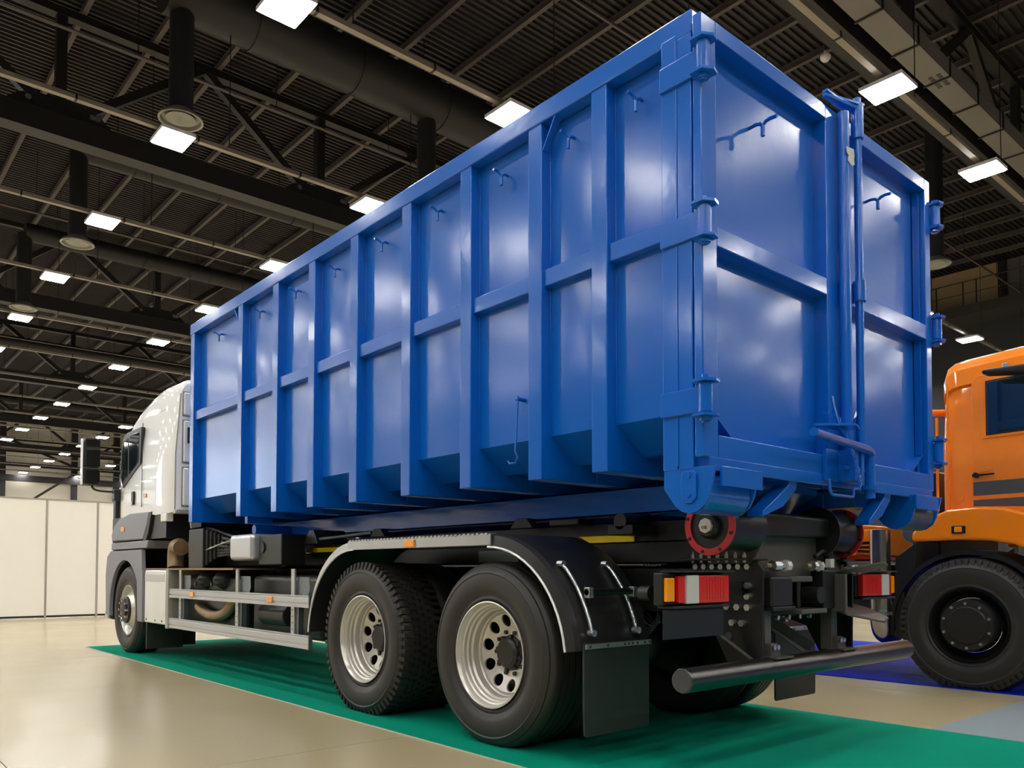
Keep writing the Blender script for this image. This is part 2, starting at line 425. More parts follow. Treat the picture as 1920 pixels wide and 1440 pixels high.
# ------------------------------------------------------------------ blue container
C = thing('blue_container', 'large open-top blue steel container with ribbed sides and double doors, on the white truck', 'container', (1.17, 3, 1.3))
W, L, ZR, ZTOP = 2.34, 6.18, 1.46, 3.44
RIBS = [(.567, .669), (1.027, 1.131), (1.625, 1.729), (2.25, 2.355), (2.91, 3.016), (3.545, 3.65), (4.18, 4.285), (4.90, 5.0), (6.08, 6.18)]
def both(f):
    f(lambda x: x); f(lambda x: W-x)
def mx(mbf, m):    # mirrored x-range helper
    pass
for side in (0, 1):
    X = (lambda x: x) if side == 0 else (lambda x: W-x)
    def bx(mb, a, b, *r):
        a, b = X(a), X(b); return mb.box(min(a, b), max(a, b), *r)
    sp_ = 'left' if side == 0 else 'right'
    # wall sheet, bevelled bottom, floor edge; one sheet per bay so that each panel is a piece
    edges = [.225]+[v for r_ in RIBS for v in r_]
    ya = .225
    for (a, b) in RIBS:
        mb = MB(); s = 1
        n = 6; m_ = 8
        xw0 = .07; va = []
        bayw = a-ya
        for i in range(n+1):
            row = []
            for j in range(m_+1):
                u, v = i/n, j/m_
                bulge = .006*math.sin(PI*u)*math.sin(PI*v)*math.sin(5*ya+2)
                row.append(mb.bm.verts.new((X(xw0+bulge), ya+u*bayw, 1.69+v*(3.34-1.69))))
            va.append(row)
        for i in range(n):
            for j in range(m_): mb.face([va[i][j], va[i+1][j], va[i+1][j+1], va[i][j+1]])
        mb.build('side_panel', 'blue_panel', C, smooth=60)
        ya = b
    poly = [(X(.07), 1.69), (X(.09), 1.69), (X(.28), 1.575), (X(.28), 1.555), (X(.262), 1.555)]
    MB().prism(poly, 'y', .03, L-.02).build('floor_chamfer', 'blue_panel', C)
    bx(MB(), .085, .1, .03, L-.02, 1.69, 3.36).build('inner_wall', 'blue', C)
    bx(MB(), -.006, .10, .06, L+.01, 3.345, 3.45).build('top_rail', 'blue', C, bevel=.008)
    for k, (a, b) in enumerate(RIBS):
        mb = MB(); poly = [(X(0), 3.346), (X(0), ZR), (X(.42), ZR), (X(.42), 1.56), (X(.27), 1.56), (X(.075), 1.70), (X(.075), 3.346)]
        mb.prism(poly, 'y', a, b).build('rib', 'blue', C, bevel=.006)
        # weld seams beside the rib
        mb = MB(); bx(mb, .062, .0705, a-.006, a, 1.7, 3.34); mb.build('weld_seam', 'blue', C, bevel=.002)
    ends = [(.225, .567)]+[(RIBS[i][1], RIBS[i+1][0]) for i in range(8)]
    for a, b in ends:
        mb = MB(); bx(mb, .018, .072, a, b, 2.475, 2.565); mb.build('middle_rail', 'blue', C, bevel=.006)
        mb = MB(); yc = (a+b)/2 if b-a < .8 else 5.5
        if a < .3: yc = .40
        mb.cyl((X(.022), yc, 3.145), (X(.022), yc, 3.198), .009, 8)
        mb.tube([(X(.072), yc, 3.212), (X(.05), yc, 3.216), (X(.034), yc, 3.208), (X(.022), yc, 3.196), (X(.010), yc, 3.208), (X(-.008), yc, 3.216), (X(-.035), yc, 3.218)], .0075, 8)  # panel-side arm shapes the hook's reflection in the glossy panel
        mb.build('tarp_hook_and_reflection', 'blue', C, smooth=60)
    for (a, s) in ((1.027, -1), (5.0, 1)):
        MB().prism([(a, 3.20), (a+s*.006, 3.20), (a+s*.10, 3.345), (a+s*.088, 3.345)], 'x', X(.006), X(.05)).build('corner_gusset', 'blue', C)
    # rear corner post: two plates with a weld between
    mb = MB(); bx(mb, -.008, .10, .145, .228, 1.425, 3.37); mb.build('corner_post', 'blue', C, bevel=.006)
    mb = MB(); bx(mb, -.008, .10, .062, .143, 1.425, 3.345); mb.build('corner_post', 'blue', C, bevel=.006)
    mb = MB(); bx(mb, -.012, -.007, .139, .149, 1.44, 3.34); mb.build('weld_seam', 'blue', C, bevel=.002)
    mb = MB(); bx(mb, .03, .10, .05, .062, 1.44, 3.43); mb.build('post_edge', 'blue', C, bevel=.006)
    # hinges: strap + knuckle + pin
    for z in (1.715, 2.475, 3.185):
        st = bx(MB(), -.024, -.006, .0, .226, z-.055, z+.055).build('hinge_strap', 'blue', C, bevel=.004)
        MB().cyl((X(-.030), -.018, z-.062), (X(-.030), -.018, z+.062), .030, 18).build('hinge_barrel', 'blue', st, smooth=40, bevel=.002)
        MB().cyl((X(-.030), -.018, z-.105), (X(-.030), -.018, z+.098), .017, 14).build('hinge_pin', 'blue', st, smooth=40)
        for dz in (-.075, .070):
            mb = MB(); q = [(X(-.078), -.045), (X(-.078), .018), (X(-.03), .035), (X(.012), .01), (X(.012), -.06), (X(-.03), -.072)]
            mb.prism(q, 'z', z+dz-.006, z+dz+.006).build('hinge_washer', 'blue', st)
        mb = MB().cyl((X(-.03), -.018, z-.098), (X(-.03), -.018, z-.083), .028, 6); mb.build('hinge_nut', 'blue', st)
# floor, front wall, inside
MB().box(.27, W-.27, .03, L-.02, 1.55, 1.575).build('floor_plate', 'blue', C)
MB().box(.07, W-.07, L-.06, L-.01, 1.5, 3.44).build('front_wall', 'blue_panel', C)
for k in range(5): MB().box(.3+k*.4, .38+k*.4, L-.012, L+.03, 1.5, 3.4).build('front_rib', 'blue', C, bevel=.005)
for (a, b) in RIBS: MB().box(.42, W-.42, a, b, ZR, 1.55).build('cross_member', 'blue', C, bevel=.004)
for x in (.66, W-.66-.10):
    mb = MB().box(x, x+.10, .32, 5.45, 1.30, 1.315).box(x, x+.10, .32, 5.45, 1.445, 1.46).box(x+.0, x+.016, .32, 5.45, 1.30, 1.46)
    mb.build('floor_rail', 'blue', C, bevel=.003)
    MB().prism([(5.45, 1.46), (5.45, 1.30), (5.7, 1.36), (6.1, 1.44), (6.1, 1.46)], 'x', x, x+.10).build('floor_rail', 'blue', C, bevel=.003)
MB().cyl((.30, 5.30, 1.365), (2.04, 5.30, 1.365), .045, 16).build('locking_tube', 'blue', C, smooth=40)
MB().box(.10, .34, 4.98, 5.04, 1.40, 1.46).build('stop_block', 'blue', C, bevel=.004)
# rear sill
MB().box(.02, W-.02, .0, .10, 1.415, 1.475).build('rear_sill', 'blue', C, bevel=.005)
MB().prism([(.34, 1.46), (.34, 1.42), (.6, 1.27), (.9, 1.30), (.9, 1.46)], 'x', .78, 1.56).build('tail_box', 'blue', C, bevel=.004)
for s in (0, 1):
    X = (lambda x: x) if s == 0 else (lambda x: W-x)
    mb = MB(); q = [(.10, 1.43), (.16, 1.43), (.26, 1.32), (.30, 1.20), (.27, 1.19), (.2, 1.28), (.10, 1.38)]
    MB().prism([(X(.78), 1.44), (X(.42), 1.44), (X(.42), 1.35), (X(.66), 1.35)], 'y', .16, .5).build('bracket_box', 'blue', C, bevel=.004)
    # ground roller with side plates
    pl = [(.225, 1.43), (.225, 1.345), (.215, 1.33), (.165, 1.265), (.13, 1.24), (.09, 1.23), (.05, 1.238), (.01, 1.265), (-.015, 1.31), (-.045, 1.43)]
    side_pl = MB().prism(pl, 'x', X(-.004), X(.012)).build('roller_bracket', 'blue', C, bevel=.003)
    MB().prism([(.11, 1.415), (.06, 1.415), (.045, 1.40), (.045, 1.30), (.07, 1.275), (.1, 1.275), (.125, 1.30), (.125, 1.40)], 'x', X(-.016), X(-.005)).build('axle_lock_plate', 'blue', side_pl, bevel=.003)
    MB().cyl((X(-.022), .085, 1.395), (X(-.022+.012), .085, 1.395), .016, 6).build('bolt', 'blue', side_pl)
    MB().cyl((X(-.022), .085, 1.31), (X(-.022+.012), .085, 1.31), .012, 8).build('bolt', 'blue', side_pl)
    MB().prism(pl, 'x', X(.330), X(.342)).build('roller_bracket', 'blue', C, bevel=.003)
    MB().cyl((X(.02), .09, 1.325), (X(.325), .09, 1.325), .095, 36).build('ground_roller', 'blue' if s == 0 else 'worn', C, smooth=40, bevel=.004)
    MB().box(min(X(.05), X(.36)), max(X(.05), X(.36)), -.045, -.03, 1.345, 1.43).build('roller_cover', 'blue', C, bevel=.003)

for (xa, xb) in ((.78, .46), (1.80, 1.52)):
    q = [(xa, 1.44), (xa-.02, 1.38), ((xa+xb)/2+.02, 1.29), (xb, 1.235), (xb, 1.26), ((xa+xb)/2-.04, 1.33), (xa-.09, 1.40), (xa-.09, 1.44)]
    MB().prism(q, 'y', .02, .105).build('bent_bracket', 'blue', C, bevel=.004)
# doors
def door(x0, x1, name_side):
    d = MB().box(x0-.022, x0+.088, .0, .045, 1.47, 3.40).build('door', 'blue', C, bevel=.006)   # hinge-side stile carries the door
    yb = .085
    MB().box(x1-.075, x1, -.0, yb, 1.47, 3.40).build('stile', 'blue', d, bevel=.006)
    MB().box(x0+.088, x1-.075, .0, yb, 3.325, 3.40).build('top_bar', 'blue', d, bevel=.005)
    MB().box(x0+.088, x1-.075, .0, yb, 2.398, 2.488).build('middle_bar', 'blue', d, bevel=.006)
    MB().box(x0+.088, x1-.075, .0, yb, 1.47, 1.572).build('bottom_bar', 'blue', d, bevel=.006)
    for z0, z1 in ((1.572, 2.398), (2.488, 3.325)):
        mb = MB(); n = 10; rows = []
        for i in range(n+1):
            rows.append([mb.bm.verts.new((x0+.086+(x1-x0-.159)*i/n, .072-.007*math.sin(PI*i/n)*math.sin(PI*j/n)*(1 if z0 < 2 else -1)*.8, z0-.002+(z1-z0+.004)*j/n)) for j in range(n+1)])
        for i in range(n):
            for j in range(n): mb.face([rows[i][j], rows[i+1][j], rows[i+1][j+1], rows[i][j+1]])
        mb.build('door_panel', 'blue_panel', d, smooth=60)
    xc = x0+.46 if name_side == 'left' else x0+.50
    mb = MB().cyl((xc, .0, 3.02), (xc, .0, 3.07), .010, 8)
    mb.tube([(xc, .074, 3.085), (xc, .04, 3.088), (xc, .015, 3.083), (xc, .0, 3.068), (xc, -.015, 3.083), (xc, -.04, 3.088), (xc, -.072, 3.085)], .0085, 8)  # arm on the panel side stands for the hook's mirror image in the paint
    mb.build('tarp_hook_and_reflection', 'blue', d, smooth=60)
    return d
dl = door(.0, 1.125, 'left'); dr = door(1.135, W, 'right')
MB().box(.03, .09, .045, .09, 1.47, 3.40).build('stile_return', 'blue', dl)
MB().box(1.02, 1.50, -.012, -.001, 1.0*1.44, 1.575).build('latch_plate', 'blue', dl, bevel=.003)
# locking bars
MB().cyl((1.17, -.035, 1.60), (1.17, -.035, 3.38), .030, 16).build('locking_tube', 'blue', C, smooth=40)
lb = MB().cyl((1.285, -.055, 1.50), (1.285, -.055, 3.44), .021, 16).build('locking_bar', 'blue', C, smooth=40)
MB().cyl((1.285, -.055, 3.27), (1.285, -.055, 3.46), .032, 16).build('bar_sleeve', 'blue', lb, smooth=40, bevel=.003)
MB().cyl((1.285, -.055, 3.46), (1.285, -.055, 3.492), .020, 12).build('bar_tip', 'blue', lb, smooth=40)
MB().prism([(1.02, -.03), (1.12, -.03), (1.30, -.09), (1.325, -.07), (1.32, -.02), (1.2, .0), (1.02, .0)], 'z', 3.445, 3.460).build('top_bracket', 'blue', C, bevel=.003)
MB().prism([(1.02, -.02), (1.30, -.075), (1.31, -.02), (1.2, .0), (1.02, .0)], 'z', 3.425, 3.444).build('top_bracket', 'blue', C, bevel=.003)
mb = MB().cyl((1.285, -.055, 2.40), (1.285, -.055, 2.51), .034, 16); mb.build('bar_clamp', 'blue', lb, smooth=40, bevel=.003)
MB().box(1.17, 1.29, -.03, .0, 2.40, 2.50).build('clamp_block', 'blue', C, bevel=.004)
MB().prism([(1.135, 3.18), (1.215, 3.19), (1.222, 3.155), (1.215, 3.135), (1.222, 3.11), (1.19, 3.095), (1.15, 3.11), (1.16, 3.14), (1.14, 3.15)], 'y', -.069, -.066).build('chipped_patch', 'chip', lb, label='pale patch of bare metal on the locking tube')
MB().prism([(1.165, 1.60), (1.31, 1.86), (1.31, 1.58)], 'y', -.036, -.022).build('gusset_sheet', 'blue', C, bevel=.002)
# shelf bracket, lever and handle
MB().prism([(.86, -.02), (1.13, -.02), (1.13, -.12), (1.02, -.16)], 'z', 1.70, 1.712).build('shelf_bracket', 'blue', C, bevel=.002)
lev = MB().tube([(.585, -.17, 1.62), (.60, -.165, 1.62), (1.22, -.12, 1.605), (1.30, -.10, 1.595)], .021, 14).build('lever', 'blue', C, smooth=50)
MB().cyl((1.30, -.09, 1.60), (1.30, -.09, 1.36), .026, 16).build('lever_post', 'blue', lev, smooth=40)
MB().cyl((1.30, -.09, 1.425), (1.30, -.09, 1.405), .042, 16).build('collar', 'blue', lev, smooth=40)
MB().box(1.10, 1.14, -.11, -.01, 1.44, 1.60).build('lever_bracket', 'blue', C, bevel=.003)
MB().box(1.17, 1.20, -.11, -.01, 1.44, 1.60).build('lever_bracket', 'blue', C, bevel=.003)
MB().cyl((1.05, -.07, 1.505), (1.36, -.07, 1.505), .012, 10).build('cross_pin', 'blue', C, smooth=40)
MB().box(.98, 1.28, -.02, .0, 1.44, 1.60).build('latch_plate', 'blue', C, bevel=.003)
MB().cyl((1.36, -.03, 1.525), (1.43, -.03, 1.525), .012, 8).build('stop_pin', 'blue', C, smooth=40)
MB().tube([(.93, -.06, 1.44), (.93, -.065, 1.375), (.94, -.07, 1.36), (1.15, -.07, 1.36), (1.17, -.065, 1.375), (1.175, -.06, 1.40), (1.25, -.05, 1.41)], .008, 8).build('release_rod', 'blue', C, smooth=60)
# chain: real links
ch = MB().box(.985, 1.0, -.03, .0, 1.77, 1.79).build('chain_mount', 'blue', C, bevel=.002)
pts = bez([(.992, -.055, 1.79), (.985, -.16, 1.62), (.99, -.17, 1.47), (1.02, -.17, 1.40)], 26)+bez([(1.02, -.17, 1.40), (1.06, -.17, 1.42), (1.05, -.14, 1.52), (1.03, -.13, 1.60)], 16)[1:]
for i in range(len(pts)-1):
    a, b = Vector(pts[i]), Vector(pts[i+1]); d = (b-a).normalized(); c = (a+b)/2
    e1 = d.cross(V(0,1,0) if i % 2 else V(1,.6,0)).normalized(); loop = []
    for k in range(10):
        an = 2*PI*k/10; loop.append(c+d*math.cos(an)*.0105+e1*math.sin(an)*.0065)
    mb = MB(); loop.append(loop[0]); mb.tube(loop, .0022, 5); mb.build('chain_link', 'blue', ch)
MB().tube([(.99, -.05, 1.86), (.99, -.06, 1.80), (.985, -.09, 1.70), (1.0, -.13, 1.62)], .006, 6).build('hook_rod', 'blue', C, smooth=60)
# long hook hanging on the side beside the second rib
hk = MB().cyl((.07, 1.235, 1.915), (.0, 1.235, 1.915), .012, 10).build('hook_peg', 'blue', C, smooth=40)
MB().tube([(.01, 1.235, 1.93), (.0, 1.215, 1.925), (.0, 1.212, 1.90), (.0, 1.225, 1.70), (.0, 1.235, 1.63), (.0, 1.215, 1.595), (.0, 1.235, 1.565), (.0, 1.28, 1.565), (.0, 1.295, 1.58)], .005, 8).build('long_hook', 'blue', hk, smooth=60)
# ------------------------------------------------------------------ wheels
def tyre_mb(cx, cy, cz, wd=.30, R=.525, s=1, lugs=0):
    # cx: outer face x, s=+1 body extends to +x
    pr = [(.028, .287), (.008, .305), (.0, .315), (.004, .33), (-.012, .36), (-.018, .372), (-.02, .40), (-.021, .43), (-.016, .455), (-.020, .462), (-.012, .475), (.0, .495), (.008, .497), (.018, R-.012), (.035, R-.003)]
    q = []
    for g in range(4):
        a = .06+g*(wd-.12)/4; q += [(a, R), (a+.012, R), (a+.013, R-.014), (a+.022, R-.014), (a+.023, R)]
    pr = pr+q+[(wd-.05, R), (wd-.02, R-.01), (wd, .495), (wd+.015, .43), (wd, .33), (wd-.01, .30), (wd-.03, .287)]
    pr = [(t*s, r*(R/.525)) for t, r in pr]
    m_ = MB().lathe(pr, (cx, cy, cz), 96, 'x')
    for v in m_.bm.verts:
        if v.co.z < .0065: v.co.z = .0065
    return m_
def holed_disc(mb, c, r0, r1, rc, rh, xa, xb, n=10, s=1, phase=0):
    # annulus with n real round holes; x goes from xa at r0 to xb at r1
    c = Vector(c); K = 16; th = .012
    def P(r, a, off=0):
        x = xa+(xb-xa)*(r-r0)/(r1-r0)
        return c+V((x+off)*s, math.cos(a)*r, math.sin(a)*r)
    half = PI/n
    for k in range(n):
        a0 = 2*PI*k/n+phase; hole, out = [], []
        for i in range(K):
            t = 2*PI*i/K+PI/4; hx, hy = math.cos(t), math.sin(t)
            hole.append((rc+rh*hx, rh*hy/rc))
            m_ = max(abs(hx), abs(hy)); ux, uy = hx/m_, hy/m_
            rr = (r0+r1)/2+ux*(r1-r0)/2; out.append((rr, uy*half))
        for off in (0, th):
            H = mb.verts([P(r, a0+a, off) for r, a in hole]); O = mb.verts([P(r, a0+a, off) for r, a in out])
            for i in range(K): mb.face([H[i], H[(i+1)%K], O[(i+1)%K], O[i]])
            if off == 0: H0 = H
            else:
                for i in range(K): mb.face([H0[i], H0[(i+1)%K], H[(i+1)%K], H[i]])
    return mb
def wheel(parent, cx, cy, s=1, kind='dual', lugs=False, R=.525, mats=('rim', 'hubblack'), cz=None, detail=True):
    cz = R-.015 if cz is None else cz
    ty = tyre_mb(cx, cy, cz, .30, R, s).build('tyre', 'rubber', parent, smooth=35)
    if lugs:
        mb = MB(); n = 64
        for k in range(n):
            a = 2*PI*k/n
            for (x0, x1, da, ht) in ((-.012, .060, 0, .012), (.070, .122, .5, .010), (.132, .178, 0, .010), (.188, .234, .5, .010), (.244, .310, 0, .012)):
                aa = a+da*2*PI/n; hw = .33*2*PI/n
                vs = []
                for rr in (R-.045 if x0 < 0 or x1 > .3 else R-.03, R+ht-.006):
                    for xx, dd in ((x0, -hw), (x1, -hw*.6), (x1, hw), (x0, hw*.6)):
                        vs.append((cx+xx*s+(.012*s if rr > R and x0 < 0 else 0), cy+math.cos(aa+dd)*rr, cz+math.sin(aa+dd)*rr))
                v = mb.verts([(a_, b_, max(c_, .0065)) for a_, b_, c_ in vs])
                for f in ((0,1,2,3), (4,7,6,5), (0,4,5,1), (1,5,6,2), (2,6,7,3), (3,7,4,0)): mb.face([v[i] for i in f])
        mb.build('tread_blocks', 'tread', ty, kind='stuff')
    k_ = R/.525
    if kind == 'dual':
        pr = [(.03, .287), (.006, .297), (-.004, .301), (-.006, .294), (.010, .284), (.03, .281), (.036, .272), (.055, .270), (.062, .262), (.080, .260), (.09, .250), (.125, .244), (.132, .236)]
        rm = MB().lathe([(t*s, r*k_) for t, r in pr], (cx, cy, cz), 64).build('rim', mats[0], ty, smooth=35)
        mb = MB().lathe([(.128*s, .238), (.143*s, .234), (.143*s, .230), (.136*s, .226)], (cx, cy, cz), 64)
        holed_disc(mb, (cx, cy, cz), .140, .226, .186, .036, .168, .136, 10, s, .2)
        mb.lathe([(.168*s, .140), (.182*s, .134), (.188*s, .125), (.188*s, .09)], (cx, cy, cz), 40)
        mb.build('wheel_disc', mats[0], ty, smooth=30)
        MB().lathe([(.19*s, .105), (.16*s, .10), (.155*s, .09), (.135*s, .088), (.122*s, .072), (.120*s, .001)], (cx, cy, cz), 32).build('hub', mats[1], ty, smooth=30)
        for k in range(10):
            a = 2*PI*k/10; c = V(cx, cy+math.cos(a)*.122, cz+math.sin(a)*.122)
            MB().cyl(c+V(.188*s,0,0), c+V(.155*s,0,0), .013, 6).build('wheel_nut', mats[1] , ty)
        for k in range(8):
            a = 2*PI*k/8+.2; c = V(cx, cy+math.cos(a)*.098, cz+math.sin(a)*.098)
            MB().cyl(c+V(.165*s,0,0), c+V(.142*s,0,0), .012, 6).build('hub_bolt', mats[1], ty)
        t2 = tyre_mb(cx+.33*s, cy, cz, .30, R, s).build('inner_tyre', 'tread', parent, smooth=35)
        mb = MB().cyl((cx+.20*s, cy, cz), (cx+.62*s, cy, cz), .235, 32); mb.build('brake_drum', 'chassis', t2, smooth=35)
    elif kind == 'front':
        pr = [(.03, .287), (.010, .296), (.004, .299), (.002, .292), (.012, .284), (.03, .276), (.06, .268), (.085, .25), (.075, .238)]
        MB().lathe([(t*s, r*k_) for t, r in pr], (cx, cy, cz), 64).build('rim', mats[0], ty, smooth=35)
        mb = holed_disc(MB(), (cx, cy, cz), .165, .238, .212, .013, .0, .075, 10, s, .1)
        mb.lathe([(.0, .165), (-.004*s, .15), (-.002*s, .10)], (cx, cy, cz), 40).build('wheel_disc', mats[0], ty, smooth=30)
        MB().lathe([(.0*s, .158), (-.02*s, .158), (-.03*s, .15), (-.03*s, .10), (-.05*s, .095), (-.055*s, .08), (-.055*s, .001)], (cx, cy, cz), 32).build('hub', mats[1], ty, smooth=30)
        for k in range(10):
            a = 2*PI*k/10; c = V(cx, cy+math.cos(a)*.132, cz+math.sin(a)*.132)
            MB().cyl(c+V(-.02*s,0,0), c+V(-.062*s,0,0), .015, 6).build('wheel_nut', 'zinc', ty)
    else:   # offroad closed disc
        pr = [(.04, .287), (.010, .296), (.0, .292), (.02, .28), (.06, .27), (.11, .255), (.12, .235), (.10, .22)]
        MB().lathe([(t*s, r*k_) for t, r in pr], (cx, cy, cz), 64).build('rim', mats[0], ty, smooth=35)
        MB().lathe([(.10*s, .226), (.0*s, .215), (-.02*s, .205), (-.022*s, .16), (-.035*s, .15), (-.036*s, .001)], (cx, cy, cz), 40).build('wheel_disc', mats[1], ty, smooth=30)
        for k in range(10):
            a = 2*PI*k/10+.3; c = V(cx, cy+math.cos(a)*.183, cz+math.sin(a)*.183)
            MB().cyl(c+V(-.015*s,0,0), c+V(-.045*s,0,0), .013, 8).build('wheel_nut', 'zinc', ty)
    return ty

# ------------------------------------------------------------------ white truck
T = thing('white_truck', 'white hook-lift truck with three axles carrying the blue container', 'truck', (1.17, 4.5, 0))
WX = .035
wheel(T, WX, 1.50, 1, 'dual'); wheel(T, WX, 2.874, 1, 'dual', lugs=True); wheel(T, WX-.005, 8.27, 1, 'front')
wheel(T, W-WX, 1.50, -1, 'dual'); wheel(T, W-WX, 2.874, -1, 'dual', lugs=True); wheel(T, W-WX, 8.27, -1, 'front')
for y in (1.5, 2.874, 8.27):
    MB().cyl((.5, y, .50), (1.84, y, .50), .075, 16).build('axle', 'chassis', T, smooth=40)
for y in (1.5, 2.874): MB().lathe([(-.2, .1), (-.16, .2), (0, .24), (.16, .2), (.2, .1)], (1.17, y, .5), 24).build('axle_housing', 'chassis', T, smooth=40)
# mudguards over the rear axles
ya_, yb_ = 1.46, 2.96
def arc(cy, cz, r, a0, a1, n=14): return [(cy+r*math.cos(math.radians(a0+(a1-a0)*i/n)), cz+r*math.sin(math.radians(a0+(a1-a0)*i/n))) for i in range(n+1)]
for s in (0, 1):
    X = (lambda x: x) if s == 0 else (lambda x: W-x)


    # rear quarter
    o = arc(1.46, .50, .69, 90, 173+0)[::1]; i_ = arc(1.46, .50, .674, 90, 173)
    o = [(y, z) for y, z in o]; i_ = [(y, z) for y, z in i_]
    g = MB().prism(o+i_[::-1], 'x', X(.035), X(.56)).build('mudguard', 'guard', T, smooth=40)
    mb = MB(); oo = arc(1.46, .50, .69, 90, 173); ii = arc(1.46, .50, .615, 90, 173); n = len(oo)
    A = mb.verts([(X(.035), a, b) for a, b in oo]); Bq = mb.verts([(X(.005), 1.46+(a-1.46)*.985, .5+(b-.5)*.985) for a, b in oo]); Cq = mb.verts([(X(-.004), a, b) for a, b in ii])
    for q in range(n-1): mb.face([A[q], A[q+1], Bq[q+1], Bq[q]]); mb.face([Bq[q], Bq[q+1], Cq[q+1], Cq[q]])
    mb.build('mudguard_lip', 'guard', g, smooth=60)
    MB().tube([(X(-.006), a, b) for a, b in ii], .007, 6).build('edge_trim', 'white', g, smooth=60)
    # front quarter (slim)
    o = arc(2.93, .52, .66, 0, 90); i_ = arc(2.93, .52, .645, 0, 90)
    g2 = MB().prism(o+i_[::-1], 'x', X(.0), X(.56)).build('front_mudguard', 'guard', T, smooth=40)
    mb = MB(); oo = arc(2.93, .52, .66, 0, 90, 20); ii = [(2.93+(.66-.055*math.sin(PI/2*k/20))*math.cos(PI/2*k/20), .52+(.66-.055*math.sin(PI/2*k/20))*math.sin(PI/2*k/20)) for k in range(21)]
    mb.prism(oo+ii[::-1], 'x', X(-.006), X(.004)).build('silver_lip', 'silver', g2)
    MB().tube([(X(-.008), a, b) for a, b in ii], .006, 6).build('edge_trim', 'white', g2, smooth=60)
    # flat top with tread plate edge
    MB().box(min(X(0), X(.56)), max(X(0), X(.56)), 1.46, 2.93, 1.165, 1.18).build('mudguard_top', 'guard', T)
    tp = MB().box(min(X(-.012), X(.0)), max(X(-.012), X(.0)), 1.43, 3.0, 1.125, 1.188).build('tread_plate', 'alu', T, bevel=.003)
    mb = MB()
    for k in range(38):
        yk = 1.45+k*.0405
        mb.box(min(X(-.018), X(.05)), max(X(-.018), X(.05)), yk, yk+.022, 1.183, 1.194)
    mb.build('plate_studs', 'alu', tp, bevel=.003, kind='stuff')
    MB().box(min(X(-.022), X(-.01)), max(X(-.022), X(-.01)), 2.17, 2.28, 1.13, 1.175).build('amber_reflector', 'amber', tp, bevel=.003)
    # mud flap with aluminium strip
    fp = MB().prism([(X(.045), .62), (X(.045), .30), (X(.05), .165), (X(.06), .155), (X(.535), .155), (X(.545), .17), (X(.545), .62)], 'y', .765, .778).build('mud_flap', 'flap', T, bevel=.003)
    MB().box(min(X(.05), X(.55)), max(X(.05), X(.55)), .752, .764, .592, .617).build('flap_strip', 'alu', fp, bevel=.002)
    mb = MB()
    for k, xx in enumerate((.07, .2, .33, .36, .39, .43, .49, .53)): mb.box(min(X(xx), X(xx+.012)), max(X(xx), X(xx+.012)), .7505, .752, .598, .611)
    mb.build('strip_marks', 'seam', fp)
    # chrome stays on the back of the mudguard
    for xx in (.10, .44):
        P = arc(1.46, .50, .705, 136, 166, 6); pts = [(X(xx), a-.012, b) for a, b in P]
        pts = [(X(xx), P[0][0]+.03, P[0][1]+.03)]+pts
        st = MB().tube(pts, .011, 8).build('chrome_stay', 'zinc', g, smooth=60)
        for q in (0, -1): MB().cyl((X(xx), pts[q][1]+.02, pts[q][2]), (X(xx), pts[q][1]-.02, pts[q][2]), .018, 8).build('stay_bolt', 'zinc', st)
    MB().cyl((X(.09), .792, .875), (X(.75), .792, .875), .017, 12).build('mudguard_tube', 'chassis', T, smooth=40)
    for xx in (.10, .44): MB().box(min(X(xx-.01), X(xx+.022)), max(X(xx-.01), X(xx+.022)), .772, .81, .845, .90).build('tube_clamp', 'zinc', g, bevel=.003)
# hub of frame: rails, sub frame
for x in (.72, W-.72-.08):
    mb = MB().box(x, x+.08, .30, 8.9, .74, .755).box(x, x+.08, .30, 8.9, .995, 1.01).box(x if x < 1 else x+.068, (x if x < 1 else x+.068)+.012, .30, 8.9, .74, 1.01)
    mb.build('frame_rail', 'chassis', T)
    MB().box(x+.0, x+.08, .30, 7.0, 1.03, 1.145).build('subframe_rail', 'chassis', T, bevel=.003)
    MB().box(x+.0, x+.08, .45, 6.6, 1.15, 1.26).build('lift_frame', 'chassis', T, bevel=.003)
for y in (.6, 1.1, 2.2, 3.4, 4.6, 5.8, 6.6): MB().box(.8, W-.8, y, y+.09, .78, .98).build('frame_crossmember', 'chassis', T)
for y0, y1, sk in ((3.3, 5.342, 0), (1.0, 1.437, .09), (6.70, 7.0, 0)):
    MB().prism([(y0+0, 1.150), (y1-sk, 1.150), (y1, 1.190), (y0, 1.190)], 'x', .700, .712).build('yellow_marking', 'yellow', T)
for y in (1.75, 3.5, 4.6): 
    MB().prism([(y, 1.255), (y+.22, 1.255), (y+.16, 1.32), (y+.06, 1.32)], 'x', .60, .66).build('guide_block', 'chassis', T, bevel=.004)
